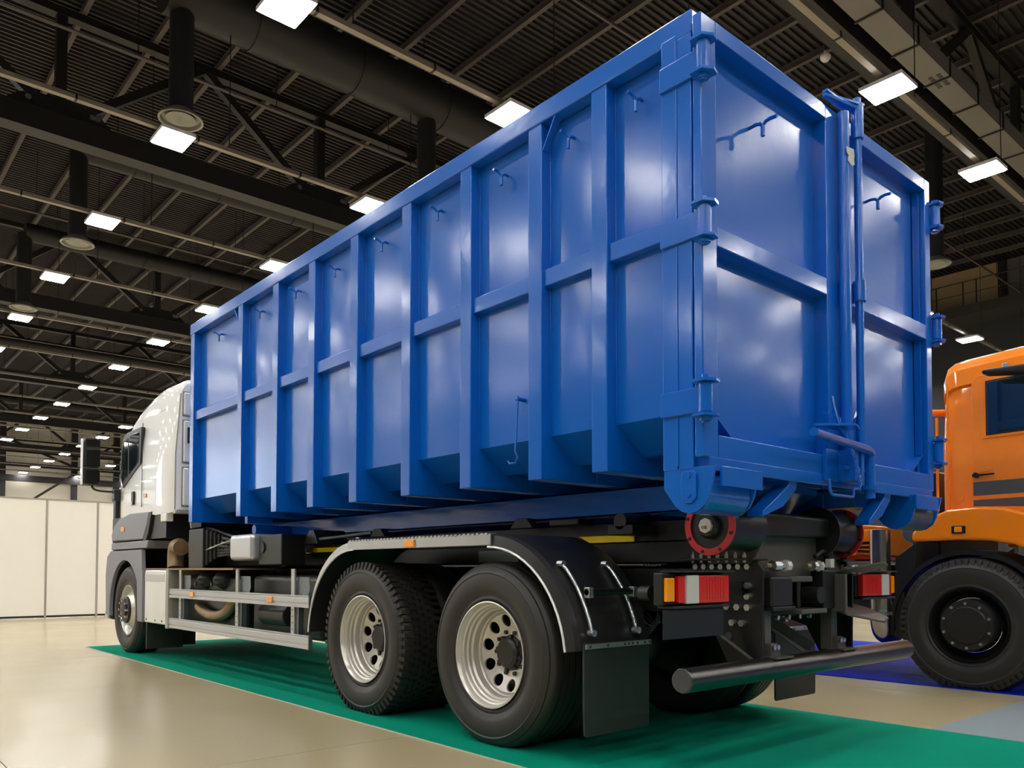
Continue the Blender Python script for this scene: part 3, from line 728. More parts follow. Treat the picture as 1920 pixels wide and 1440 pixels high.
# roller of the hook lift with red flanges
for s in (0, 1):
    xo = .36 if s == 0 else 1.62; dx = 1 if s == 0 else -1
    y0, z0 = .237, 1.197
    r0 = MB().lathe([(0, .141), (-.012*1, .141), (-.012, .108), (0, .108)], (xo if s == 0 else xo, y0, z0), 48, 'x', True).build('red_flange', 'red', T, smooth=40, bevel=.002)
    for k in range(8):
        a = 2*PI*k/8+.3; c = V(xo-.012, y0+.127*math.cos(a), z0+.127*math.sin(a))
        MB().cyl(c, c+V(-.004, 0, 0), .009, 8).build('flange_bolt', 'chassis', r0)
    MB().lathe([(.0, .001), (.0, .10), (-.0, .141), (.02, .139), (.02, .12), (.30, .12), (.30, .001)], (xo if s == 0 else xo-.28, y0, z0), 40).build('roller_drum', 'chassis', T, smooth=40)
    MB().lathe([(.0, .062), (-.02, .06), (-.03, .05), (-.03, .001)], (xo-.0, y0, z0), 28).build('roller_hub', 'black', r0, smooth=40)
    MB().cyl((xo-.03, y0, z0), (xo-.045, y0, z0), .036, 8).build('roller_nut', 'clear', r0)
    MB().box(xo-.0505, xo-.045, y0-.006, y0+.018, z0-.016, z0-.002).build('nut_mark', 'rust', r0)
MB().lathe([(-.44, .06), (-.42, .075), (.42, .075), (.44, .06)], (1.0, .30, 1.22), 32).build('pivot_tube', 'chassis', T, smooth=40)
MB().prism([(.56, 1.20), (.72, 1.155), (1.5, 1.165), (1.58, 1.20), (1.5, 1.27), (.7, 1.28)], 'y', .16, .42).build('pivot_cradle', 'chassis', T, bevel=.02)
# side plates with bolts
for s in (0, 1):
    X = (lambda x: x) if s == 0 else (lambda x: W-x)
    sp = MB().prism([(.60, 1.035), (.21, 1.035), (.17, .985), (.18, .48), (.36, .48), (.46, .66), (.60, .70)], 'x', X(.70), X(.716)).build('bolt_plate', 'chassis', T, bevel=.003)
    MB().box(min(X(.64), X(.78)), max(X(.64), X(.78)), .19, .66, 1.036, 1.048).build('plate_flange', 'chassis', T, bevel=.003)
    MB().prism([(.50, 1.02), (.24, 1.02), (.19, 1.08), (.16, 1.13), (.22, 1.14), (.33, 1.08)], 'x', X(.69), X(.705)).build('pivot_bracket', 'brownsteel', T, bevel=.003)
    for k in range(7):
        y = .25+k*.052
        MB().cyl((X(.70), y, 1.004), (X(.680), y, 1.004), .016, 6).build('bolt', 'zinc', sp)
        MB().cyl((X(.665), y, 1.048), (X(.665), y, 1.068), .013, 6).build('bolt', 'zinc', sp)
        MB().cyl((X(.665), y, 1.068), (X(.665), y, 1.085), .007, 6).build('bolt_end', 'zinc', sp)
        MB().cyl((X(.665), y, 1.026), (X(.665), y, 1.036), .011, 6).build('bolt', 'zinc', sp)
    for yy, zz in ((.25, .91), (.31, .91), (.37, .91), (.25, .855), (.25, .80), (.31, .80), (.37, .80), (.285, .72), (.34, .72)):
        MB().cyl((X(.70), yy, zz), (X(.676), yy, zz), .018, 6).build('bolt', 'zinc', sp)
    MB().cyl((X(.70), .37, .65), (X(.695), .37, .65), .02, 12).build('plate_hole', 'seam', sp)
# rear crossmember with coupling
rc = MB().prism([(.72, 1.00), (.74, 1.12), (.78, 1.165), (1.58, 1.165), (1.63, 1.10), (1.66, .98), (1.60, .92), (.74, .92)], 'y', .235, .28).build('rear_plate', 'brownsteel', T, bevel=.006)
MB().prism([(1.60, 1.02), (1.68, 1.03), (1.72, .86), (1.66, .76), (1.60, .76)], 'y', .22, .30).build('side_ear', 'brownsteel', T, bevel=.004)
MB().box(.72, 1.62, .285, .32, .74, .93).build('rear_crossbeam', 'chassis', T, bevel=.004)
MB().box(.745, .95, .15, .285, .80, .955).build('coupling_box', 'black', T, bevel=.012)
MB().box(.742, .955, .14, .29, .783, .803).build('box_base', 'black', T, bevel=.004)
MB().box(.98, 1.20, .18, .285, .925, .955).build('coupling_plate', 'brownsteel', T, bevel=.005)
MB().box(.98, 1.24, .12, .285, .76, .785).build('coupling_plate', 'brownsteel', T, bevel=.005)
MB().cyl((1.08, .20, .785), (1.08, .20, .925), .014, 12).build('coupling_pin', 'black', T, smooth=40)
MB().cyl((1.18, .28, .855), (1.18, .12, .855), .045, 20).build('coupling_head', 'black', T, smooth=40, bevel=.004)
MB().box(1.28, 1.44, .16, .285, .78, .99).build('coupling_body', 'black', T, bevel=.01)
for zz, dz in ((.945, .02), (.79, -.03)):
    mb = MB().prism([(1.42, .26), (1.42, .10), (1.60, -.02), (1.74, .02), (1.80, .16), (1.74, .26)], 'z', zz, zz+.012)
    for v in mb.bm.verts: v.co.z += dz*(.26-v.co.y)*(14 if dz > 0 else 11)
    mb.build('coupling_jaw', 'brownsteel', T, bevel=.004)
MB().box(1.40, 1.425, .10, .27, .76, .965).build('jaw_plate', 'brownsteel', T, bevel=.003)
MB().cyl((1.50, .16, .78), (1.50, .16, .95), .015, 12).build('jaw_pin', 'black', T, smooth=40)
MB().box(1.42, 1.60, .24, .26, .80, .94).build('jaw_back', 'black', T)
def fitting(x, y, z, d, ln=.12):
    f = MB().cyl((x, y, z), (x+ln*.4*d, y, z), .028, 8).build('air_coupling', 'zinc', T)
    MB().cyl((x+ln*.4*d, y, z), (x+ln*.8*d, y, z), .018, 12).build('nozzle', 'zinc', f, smooth=40)
    MB().cyl((x+ln*.75*d, y, z), (x+ln*d, y, z), .030, 8).build('collar', 'clear', f)
    MB().cyl((x-.02*d, y, z), (x-.06*d, y, z), .014, 10).build('hose_end', 'rust', f, smooth=40)
fitting(.80, .18, 1.01, 1, .15); fitting(1.19, .18, 1.01, 1, .09); fitting(1.60, .18, .99, 1, .10)
MB().tube([(1.26, .2, 1.06), (1.30, .18, 1.09), (1.36, .19, 1.09), (1.42, .22, 1.04), (1.44, .25, .97)], .013, 8).build('air_hose', 'black', T, smooth=60)
MB().box(1.37, 1.41, .165, .20, 1.0, 1.05).build('tag_plate', 'clear', T, bevel=.003)
MB().cyl((1.40, .19, 1.05), (1.40, .19, 1.13), .02, 12).build('valve', 'black', T, smooth=40, bevel=.004)
for k in range(4): MB().cyl((1.0+.11*k, .283, .735), (1.0+.11*k, .265, .735), .014, 6).build('bolt', 'zinc', T)
for xx, zz in ((.99, .90), (1.06, .91), (1.13, .90), (.98, .81), (1.22, .90)): MB().cyl((xx, .285, zz), (xx, .27, zz), .013, 6).build('bolt', 'zinc', T)
# under-run bar and its brackets
bar = MB().cyl((.045, .17, .498), (2.30, .17, .498), .056, 40).build('underrun_bar', 'chrome', T, smooth=40, bevel=.006)
MB().cyl((.040, .17, .498), (.046, .17, .498), .052, 32).build('bar_cap', 'capgrey', bar, smooth=40)
for x in (.76, 1.44):
    MB().box(x, x+.06, .20, .27, .545, .80).build('bar_bracket', 'brownsteel', T, bevel=.004)
    f = MB().prism([(x-.0, .62), (x+.06, .62), (x+.10, .545), (x-.0, .545)], 'y', .165, .20).build('bracket_foot', 'brownsteel', T, bevel=.004)
    for k in (0, 1): MB().cyl((x+.012+.035*k, .165, .60), (x+.012+.035*k, .15, .60), .014, 6).build('bolt', 'zinc', f)
    MB().box(x-.02, x+.14, .12, .22, .546, .556).build('bracket_shelf', 'brownsteel', T, bevel=.002)
MB().bar((.52, .40, .73), (.70, .22, .53), .055, .014).build('brace', 'brownsteel', T)
MB().bar((.86, .62, .92), (1.20, .24, .55), .08, .014).build('brace', 'brownsteel', T)
MB().bar((.93, .60, .90), (1.28, .24, .57), .05, .05).build('brace', 'chassis', T)
MB().cyl((1.0, .40, .74), (1.03, .36, .71), .02, 8).build('strut_end', 'zinc', T)
MB().cyl((1.30, .5, .70), (1.30, .47, .70), .018, 8).build('drain_plug', 'zinc', T)
# tail lamps
for s in (0, 1):
    X = (lambda x: x) if s == 0 else (lambda x: W-x)
    def bx(a, b, *r):
        a, b = X(a), X(b); return MB().box(min(a, b), max(a, b), *r)
    h = bx(.02, .50, .255, .31, .825, .975).build('tail_lamp', 'black', T, bevel=.008)
    bx(.0+.07, .5, .20, .31, .976, .984).build('lamp_hood', 'black', h, bevel=.002)
    bx(.05, .49, .22, .31, .812, .824).build('lamp_base', 'black', h, bevel=.002)
    bx(.027, .085, .235, .256, .843, .952).build('amber_lens', 'amber', h, bevel=.006)
    bx(.100, .145, .222, .256, .835, .962).build('red_lens', 'redlens', h, bevel=.008)
    bx(.146, .240, .214, .256, .832, .965).build('white_lens', 'clear', h, bevel=.006)
    bx(.241, .485, .218, .256, .832, .965).build('red_lens', 'redlens', h, bevel=.008)
    for k in range(7): bx(.30+.022*k, .306+.022*k, .2165, .219, .85, .945).build('lens_rib', 'redlens', h)
    if s == 0: bx(.0, .46, .235, .242, .675, .808).build('plate_holder', 'black', T, bevel=.006)
    bx(.45, .72, .27, .30, .86, .93).build('lamp_arm', 'chassis', T)
MB().cyl((.05, .40, .88), (.05, .34, .88), .035, 12).build('rubber_stop', 'black', T, smooth=40)
for q in range(6):
    MB().tube(bez([(.62+.03*q, 1.0, .72+.02*q), (.66, .82, .5+.03*q), (.74, .85, .8-.02*q)], 8), .008, 6).build('brake_hose', 'black', T, smooth=60)
MB().box(.60, .74, 1.35, 1.60, 1.255, 1.298).build('support_block', 'chassis', T, bevel=.01)
MB().cyl((.50, .93, 1.255), (.76, .93, 1.255), .045, 16).build('side_roller', 'chassis', T, smooth=40)
MB().box(.5, .72, .84, 1.02, 1.18, 1.235).build('roller_seat', 'chassis', T, bevel=.006)
# springs / bogie shapes between wheels
for s in (0, 1):
    X = (lambda x: x) if s == 0 else (lambda x: W-x)
    for k in range(6): MB().box(min(X(.67), X(.76)), max(X(.67), X(.76)), 1.45+k*.05, 2.92-k*.05, .60+k*.022, .619+k*.022).build('spring_leaf', 'chassis', T)
    MB().box(min(X(.70), X(.715)), max(X(.70), X(.715)), 2.0, 2.42, 1.04, 1.12).build('perforated_plate', 'galv', T)
# ------------- side guard (left and right)
for s in (0, 1):
    X = (lambda x: x) if s == 0 else (lambda x: W-x)
    def bx(a, b, *r):
        a, b = X(a), X(b); return MB().box(min(a, b), max(a, b), *r)
    for z0, z1 in ((.698, .790), (.384, .486)):
        mb = MB(); q = [(X(.0), z0), (X(.0), z0+.018), (X(.006), z0+.022), (X(.006), z0+.034), (X(.0), z0+.038), (X(.0), z1-.02), (X(.006), z1-.014), (X(.0), z1-.008), (X(.0), z1), (X(.028), z1), (X(.028), z0)]
        r_ = mb.prism(q, 'y', 3.605, 6.74).build('side_guard_rail', 'alurail', T)
        bx(-.002, .03, 3.59, 3.605, z0-.002, z1+.002).build('rail_cap', 'galv', r_, bevel=.002)
        if z0 > .6:
            for ya in (6.05, 4.28): bx(-.010, 0, ya-.055, ya+.055, .722, .770).build('amber_reflector', 'amber', r_, bevel=.003)
    for y in (6.48, 5.03, 3.93):
        ps = bx(.03, .045, y-.03, y+.03, .39, .995).build('guard_post', 'galv' if y > 9 else 'alu', T, bevel=.002)
        bx(.045, .09, y-.075, y-.03, .39, .72).build('post_return', 'galv', ps)
        pr = [(y-.03, .93), (y-.23, .93), (y-.24, .83), (y-.20, .77), (y-.14, .745), (y-.03, .745)]
        MB().prism(pr, 'x', X(.055), X(.06)).build('adjuster_plate', 'galv', ps)
        for k in range(7):
            a = math.radians(-75+25*k+180+90)
            yy, zz = y-.05+math.cos(a)*-.12, .86+math.sin(a)*.10
            MB().cyl((X(.055), yy, zz), (X(.052), yy, zz), .007, 6).build('plate_hole', 'zinc', ps)
        for k in range(6): MB().cyl((X(.03), y, .42+.05*k), (X(.028), y, .42+.05*k), .006, 6).build('post_hole', 'seam', ps)
    # battery / step box in white behind the front wheel
    bb = bx(-.01, .50, 6.80, 7.50, .40, .985).build('battery_box', 'silver' if 0 else 'white', T, bevel=.02)
    bx(-.014, -.008, 6.84, 7.48, .86, .94).build('box_top_band', 'silver', bb, bevel=.002)
    bx(-.012, .52, 6.72, 6.80, .37, .995).build('box_end_frame', 'frame', bb, bevel=.008)
    bx(-.0, .55, 5.05, 7.5, .985, 1.003).build('box_lid', 'rust', bb)
    for yy in (6.9, 7.12, 7.42): MB().cyl((X(-.016), yy, .44), (X(-.01), yy, .44), .01, 8).build('rivet', 'seam', bb)
# tanks and exhaust parts on the left
for y in (6.08, 5.66):
    tk = MB().lathe([(-.0, .001), (.01, .035), (.04, .07), (.09, .095), (.16, .108), (.6, .11), (.64, .07), (.65, .001)], (.06, y, .89), 32).build('air_tank', 'steelpipe' if 0 else 'tank', T, smooth=50)
    MB().cyl((.065, y+.05, .845), (.055, y+.05, .845), .02, 12).build('tank_valve', 'black', tk, smooth=40)
MB().box(.16, .62, 5.15, 6.70, .43, .93).build('silencer_box', 'tank', T, bevel=.05)
MB().tube(bez([(.13, 6.2, .62), (.10, 5.9, .50), (.10, 5.4, .50), (.14, 5.35, .72)], 14), .05, 14).build('exhaust_elbow', 'rust', T, smooth=60)
MB().box(.25, .60, 5.2, 5.45, .45, .62).build('adblue_unit', 'rust', T, bevel=.01)
MB().box(.18, .68, 3.72, 5.05, .42, .94).build('fuel_tank', 'black', T, bevel=.05)
MB().cyl((.22, 4.8, .60), (.22, 4.3, .60), .10, 20).build('filter_can', 'black', T, smooth=50, bevel=.01)
MB().box(.06, .60, 4.80, 5.30, 1.07, 1.305).build('grey_valve_box', 'silver', T, bevel=.04)
MB().box(.12, .34, 4.33, 4.78, 1.03, 1.29).build('hydraulic_box', 'black', T, bevel=.01)
MB().cyl((.13, 4.70, 1.18), (.11, 4.70, 1.18), .05, 14).build('box_knob', 'chassis', T, smooth=40)
MB().tube(bez([(.12, 6.72, 1.22), (.14, 6.98, 1.30), (.15, 6.98, 1.15), (.13, 6.92, 1.0)], 12), .085, 18).build('exhaust_pipe', 'rust', T, smooth=60)
MB().cyl((.14, 6.55, 1.22), (.6, 6.35, 1.22), .09, 18).build('turbo_pipe', 'rust', T, smooth=50)
mb = MB(); 
for k in range(8): mb.box(.10+.02*k, .13+.02*k, 6.05-.05*k, 6.45-.05*k, 1.0+.03*k, 1.40-.015*k)
mb.build('hose_manifold', 'chassis', T, bevel=.01)
for k in range(7):
    z = 1.08+.05*k
    MB().tube(bez([(.16+.03*k, 6.6, z+.05), (.14, 6.1-.1*k, z-.03), (.2, 5.5, 1.2), (.4, 5.3-.2*k, 1.12+.02*k)], 10), .014, 6).build('hydraulic_hose', 'black', T, smooth=60)
MB().tube([(.12, 6.1, 1.17), (.16, 5.7, 1.24), (.18, 5.34, 1.28)], .010, 6).build('steel_line', 'zinc', T, smooth=60)
MB().tube([(.3, 4.0, 1.24), (.3, 3.6, 1.25), (.3, 3.2, 1.265)], .012, 6).build('steel_line', 'galv', T, smooth=60)
MB().prism([(4.05, 1.20), (4.3, 1.20), (4.2, 1.32), (4.12, 1.32)], 'x', .3, .6).build('hydraulic_bracket', 'chassis', T, bevel=.01)
for x0 in (.8, 1.3): MB().cyl((x0, 3.2, .85), (x0, 6.4, .85), .07, 14).build('drive_shaft', 'chassis', T, smooth=40)
MB().box(.70, 1.64, 5.9, 8.6, .55, .95).build('gearbox', 'chassis', T, bevel=.05)
MB().box(.3, .58, 7.55, 7.62, .12, .50).build('front_mud_flap', 'flap', T)
MB().box(.02, .42, 7.50, 7.53, .10, .42).build('front_mud_flap', 'flap', T, bevel=.004)
# ---------------- cab
def cab_section(y, x0, zb, zt, taper, r, x1=None):
    # polygon around (x,z), symmetric about W/2
    c = W/2; L_ = [(x0, zb), (x0, (zb+2.15)/2), (x0, 2.10), (x0+taper*.35, 2.10+(zt-r-2.10)*.5)]
    cx, cz = x0+taper+r, zt-r
    for i in range(6):
        a = PI-PI/2*i/5; L_.append((cx+r*math.cos(a), cz+r*math.sin(a)))
    L_.append((c, zt+.01))
    R_ = [(2*c-x, z) for x, z in L_[:-1]][::-1]
    return [(x, y, z) for x, z in L_+R_]
secs = [(6.66, .06, 1.62, 2.93, .06, .12), (6.68, .025, 1.60, 2.98, .06, .14), (6.74, .0, 1.585, 3.02, .06, .15), (7.2, .0, 1.585, 3.035, .06, .16), (7.36, .0, 1.60, 3.03, .06, .16), (7.6, .0, 1.62, 2.99, .06, .16),
        (7.9, .0, 1.60, 2.93, .055, .16), (8.15, .0, 1.56, 2.84, .05, .15), (8.35, .005, 1.50, 2.74, .045, .14), (8.45, .01, 1.42, 2.60, .04, .13), (8.60, .03, 1.36, 2.36, .03, .10), (8.75, .06, 1.34, 2.16, .01, .05), (8.86, .14, 1.34, 2.12, .0, .04), (8.93, .30, 1.34, 2.11, .0, .03)]
def zfix(s):
    return s
mb = MB(); rings = []
for s_ in secs: rings.append(mb.verts(cab_section(*s_)))
n = len(rings[0])
for a, b in zip(rings, rings[1:]):
    for i in range(n): mb.face([a[i], a[(i+1)%n], b[(i+1)%n], b[i]])
mb.face(rings[0][::-1]); mb.face(rings[-1])
cab = mb.build('cab', 'white', T, smooth=32)
# lower cab skirt
MB().box(.02, W-.02, 6.9, 8.9, 1.33, 1.62).build('cab_floor', 'chassis', T)
# rear wall embossed panels, vents
for (x0, x1, z0, z1) in ((.10, .72, 2.62, 2.86), (.10, .72, 2.12, 2.56), (.10, .72, 1.66, 2.06), (.80, 1.54, 1.7, 2.8), (1.62, 2.24, 1.7, 2.8)):
    MB().box(x0, x1, 6.632, 6.662, z0, z1).build('rear_panel', 'white', cab, bevel=.02); MB().box(x0-.012, x1+.012, 6.654, 6.664, z0-.012, z1+.012).build('panel_groove', 'frame', cab)
MB().box(.135, .30, 6.615, 6.64, 2.32, 2.49).build('rear_vent', 'black', cab, bevel=.006)
MB().box(.02, W-.02, 6.62, 6.70, 1.575, 1.60).build('rear_ledge', 'frame', cab, bevel=.004)
for x in (.16,): MB().prism([(x, 1.575), (x+.14, 1.575), (x+.12, 1.44), (x+.02, 1.42)], 'y', 6.60, 6.64).build('cab_mount', 'frame', T, bevel=.006)
MB().tube([(.028, 6.67, 1.62), (.028, 6.67, 2.2), (.075, 6.67, 2.85)], .005, 6).build('body_seam', 'frame', cab)
MB().box(-.01, .07, 6.82, 7.0, 1.50, 1.60).build('latch_cover', 'white', T, bevel=.012)
# side windows, both sides
for s in (0, 1):
    X = (lambda x: x) if s == 0 else (lambda x: W-x)
    def plate(poly, x0, x1, mat, name, par, bev=.003): return MB().prism(poly, 'x', X(x0), X(x1)).build(name, mat, par, bevel=bev)
    def sx(z): return 0.0
    wf = plate([(7.70, 2.62), (7.73, 2.20), (7.86, 2.16), (8.12, 2.06), (8.40, 1.97), (8.50, 2.12), (8.50, 2.38), (8.40, 2.58), (8.25, 2.62)], -.010, .03, 'black', 'window_surround', cab)
    plate([(7.77, 2.57), (7.79, 2.22), (7.90, 2.18), (8.14, 2.11), (8.16, 2.50), (8.12, 2.57)], -.014, -.009, 'glass', 'window_pane', wf, .002)
    plate([(8.20, 2.55), (8.20, 2.10), (8.40, 2.02), (8.47, 2.15), (8.45, 2.37), (8.36, 2.54)], -.014, -.009, 'glass', 'window_pane', wf, .002)
    MB().tube([(X(-.006), 7.66, 2.66), (X(-.010), 7.66, 1.70)], .004, 5).build('door_seam', 'seam', cab)
    MB().tube([(X(-.006), 6.80, 2.70), (X(-.006), 7.3, 2.70)], .003, 5).build('body_seam', 'frame', cab)
    hd = MB().box(min(X(-.022), X(.0)), max(X(-.022), X(.0)), 7.93, 8.02, 1.74, 1.90).build('door_handle', 'black', cab, bevel=.012)
    MB().box(min(X(-.03), X(-.02)), max(X(-.03), X(-.02)), 7.95, 8.0, 1.73, 1.78).build('handle_lip', 'alu', hd, bevel=.004)
    MB().box(min(X(-.012), X(.0)), max(X(-.012), X(.0)), 7.5, 7.58, 1.80, 1.84).build('amber_reflector', 'amber', cab, bevel=.004)
    # grey skirts
    ue = [(7.38, 1.63), (7.44, 1.50), (7.60, 1.33), (8.80, 1.34), (8.82, 1.42), (8.72, 1.52), (8.5, 1.60), (8.1, 1.645)]
    uf = plate(ue, -.014, .25, 'grey', 'upper_fender', T, .012)
    plate([(7.30, 1.63), (7.385, 1.63), (7.45, 1.49), (7.60, 1.33), (7.52, 1.28), (7.40, 1.40)], -.01, .4, 'black', 'fender_edge', T, .01)
    MB().box(min(X(-.024), X(-.012)), max(X(-.024), X(-.012)), 8.28, 8.40, 1.44, 1.50).build('marker_lamp', 'amber', uf, bevel=.008)
    plate([(7.45, 1.23), (8.82, 1.23), (8.82, 1.315), (7.40, 1.315)], -.012, .25, 'grey', 'fender_band', T, .008)
    archi = [(8.27+.60*math.cos(math.radians(a)), .50+.60*math.sin(math.radians(a))) for a in range(-8, 150, 8)]
    poly = [(9.02, .42)]+[(9.06, .9), (9.0, 1.15), (8.85, 1.215), (7.62, 1.215), (7.60, .98), (7.58, .98), (7.58, .40), (7.74, .40)]+archi[::-1]+[(8.87, .42)]
    plate(poly, -.012, .03, 'grey', 'wheel_arch', T, .006)
    o = [(8.27+.61*math.cos(math.radians(a)), .50+.61*math.sin(math.radians(a))) for a in range(-8, 190, 9)]
    i_ = [(8.27+.595*math.cos(math.radians(a)), .50+.595*math.sin(math.radians(a))) for a in range(-8, 190, 9)]
    MB().prism(o+i_[::-1], 'x', X(.03), X(.42)).build('wheel_liner', 'black', T, smooth=40)
    # mirrors
    xm = lambda x: X(x)
    mh = MB().prism([(xm(-.33), 2.26), (xm(-.335), 2.55), (xm(-.30), 2.62), (xm(-.20), 2.625), (xm(-.145), 2.58), (xm(-.135), 2.28), (xm(-.15), 2.245), (xm(-.32), 2.245)], 'y', 8.88, 9.0).build('mirror_housing', 'black', T, bevel=.02)
    for (za, zb, nm) in ((2.27, 2.59, 'mirror_glass'), (2.06, 2.22, 'wide_mirror_glass')):
        mb = MB(); F = [(x_, 8.855-.2*(x_+.30)+.08*(z_-za), z_) for x_, z_ in ((-.30, za), (-.155, za), (-.155, zb), (-.30, zb))]
        A = mb.verts([(X(a_), b_, c_) for a_, b_, c_ in F]); Bq = mb.verts([(X(a_), 8.884, c_) for a_, b_, c_ in F])
        for q in range(4): mb.face([A[q], A[(q+1)%4], Bq[(q+1)%4], Bq[q]])
        mb.face(A[::-1]); mb.face(Bq); mb.build(nm, 'mirror', mh)
    MB().prism([(xm(-.33), 2.04), (xm(-.335), 2.235), (xm(-.14), 2.235), (xm(-.135), 2.07), (xm(-.16), 2.03)], 'y', 8.88, 8.98).build('wide_mirror_housing', 'black', mh, bevel=.015)
    MB().box(min(xm(-.345), xm(-.335)), max(xm(-.345), xm(-.335)), 8.88, 8.97, 2.03, 2.60).build('mirror_cover', 'white', mh, bevel=.004)
    MB().tube(bez([(xm(-.22), 8.93, 2.03), (xm(-.22), 8.92, 1.95), (xm(-.12), 8.85, 1.96), (xm(.05), 8.75, 1.95)], 10), .014, 8).build('mirror_arm', 'black', mh, smooth=60)
    MB().tube([(xm(-.20), 8.93, 2.45), (xm(.02), 8.68, 2.42)], .010, 6).build('mirror_strut', 'black', mh, smooth=60)
    MB().box(min(X(-.03), X(.06)), max(X(-.03), X(.06)), 8.66, 8.78, 1.84, 1.98).build('mirror_foot', 'black', mh, bevel=.01)
# windscreen and front
MB().prism([(8.45, 2.62), (8.475, 2.62), (8.965, 1.90), (8.94, 1.90), (8.58, 2.38)], 'x', .12, W-.12).build('windscreen', 'glass', cab)
MB().box(.04, W-.04, 8.85, 9.0, 1.0, 1.92).build('front_grille', 'black', T, bevel=.04)
MB().box(.02, W-.02, 8.93, 9.16, .36, 1.12).build('bumper', 'black', T, bevel=.05)
MB().box(.0, .3, 8.98, 9.12, .38, .48).build('bumper_corner', 'silver', T, bevel=.02)
MB().box(.1, W-.1, 8.98, 9.165, 1.06, 1.13).build('bumper_trim', 'red', T, bevel=.01)
MB().cyl((.5, 6.9, 3.0), (.5, 6.9, 3.05), .02, 8).build('roof_antenna_base', 'black', cab)
MB().box(.22, .44, 6.64, 6.8, 3.02, 3.05).build('roof_edge_trim', 'black', cab, bevel=.01)

# ------------------------------------------------------------------ orange truck (faces the other way)
O = thing('orange_truck', 'orange off-road truck with dark side stripes, parked on the dark blue carpet', 'truck', (5.75, 2.5, 0))
OX, OW = 4.5, 2.5
OM = 2*OX+OW
def osec(y, ins, zb, zt, r=.10, tp=.05):
    L_ = [(OX+ins, zb), (OX+ins, 2.05), (OX+ins+tp, zt-r-.16), (OX+ins+tp-.03, zt-r-.14), (OX+ins+tp-.02, zt-r)]
    cx, cz = OX+ins+tp+r, zt-r
    for i in range(1, 6):
        a = PI-PI/2*i/5; L_.append((cx+r*math.cos(a), cz+r*math.sin(a)))
    L_.append((OM/2, zt+.02)); R_ = [(OM-x, z) for x, z in L_[:-1]][::-1]
    return [(x, y, z) for x, z in L_+R_]
mb = MB(); rings = [mb.verts(osec(*a)) for a in ((.79, .09, 1.50, 2.66), (.785, .06, 1.47, 2.72), (.76, .03, 1.45, 2.76), (.70, .012, 1.45, 2.79), (.62, .0, 1.45, 2.80), (.2, .0, 1.45, 2.83), (-.3, .0, 1.30, 2.85), (-.6, .0, 1.1, 2.82), (-.75, .03, 1.0, 2.72), (-.85, .12, 1.0, 2.5))]
n = len(rings[0])
for a, b in zip(rings, rings[1:]):
    for i in range(n): mb.face([a[i], a[(i+1)%n], b[(i+1)%n], b[i]])
mb.face(rings[0][::-1]); mb.face(rings[-1])
oc = mb.build('cab', 'orange', O, smooth=30)
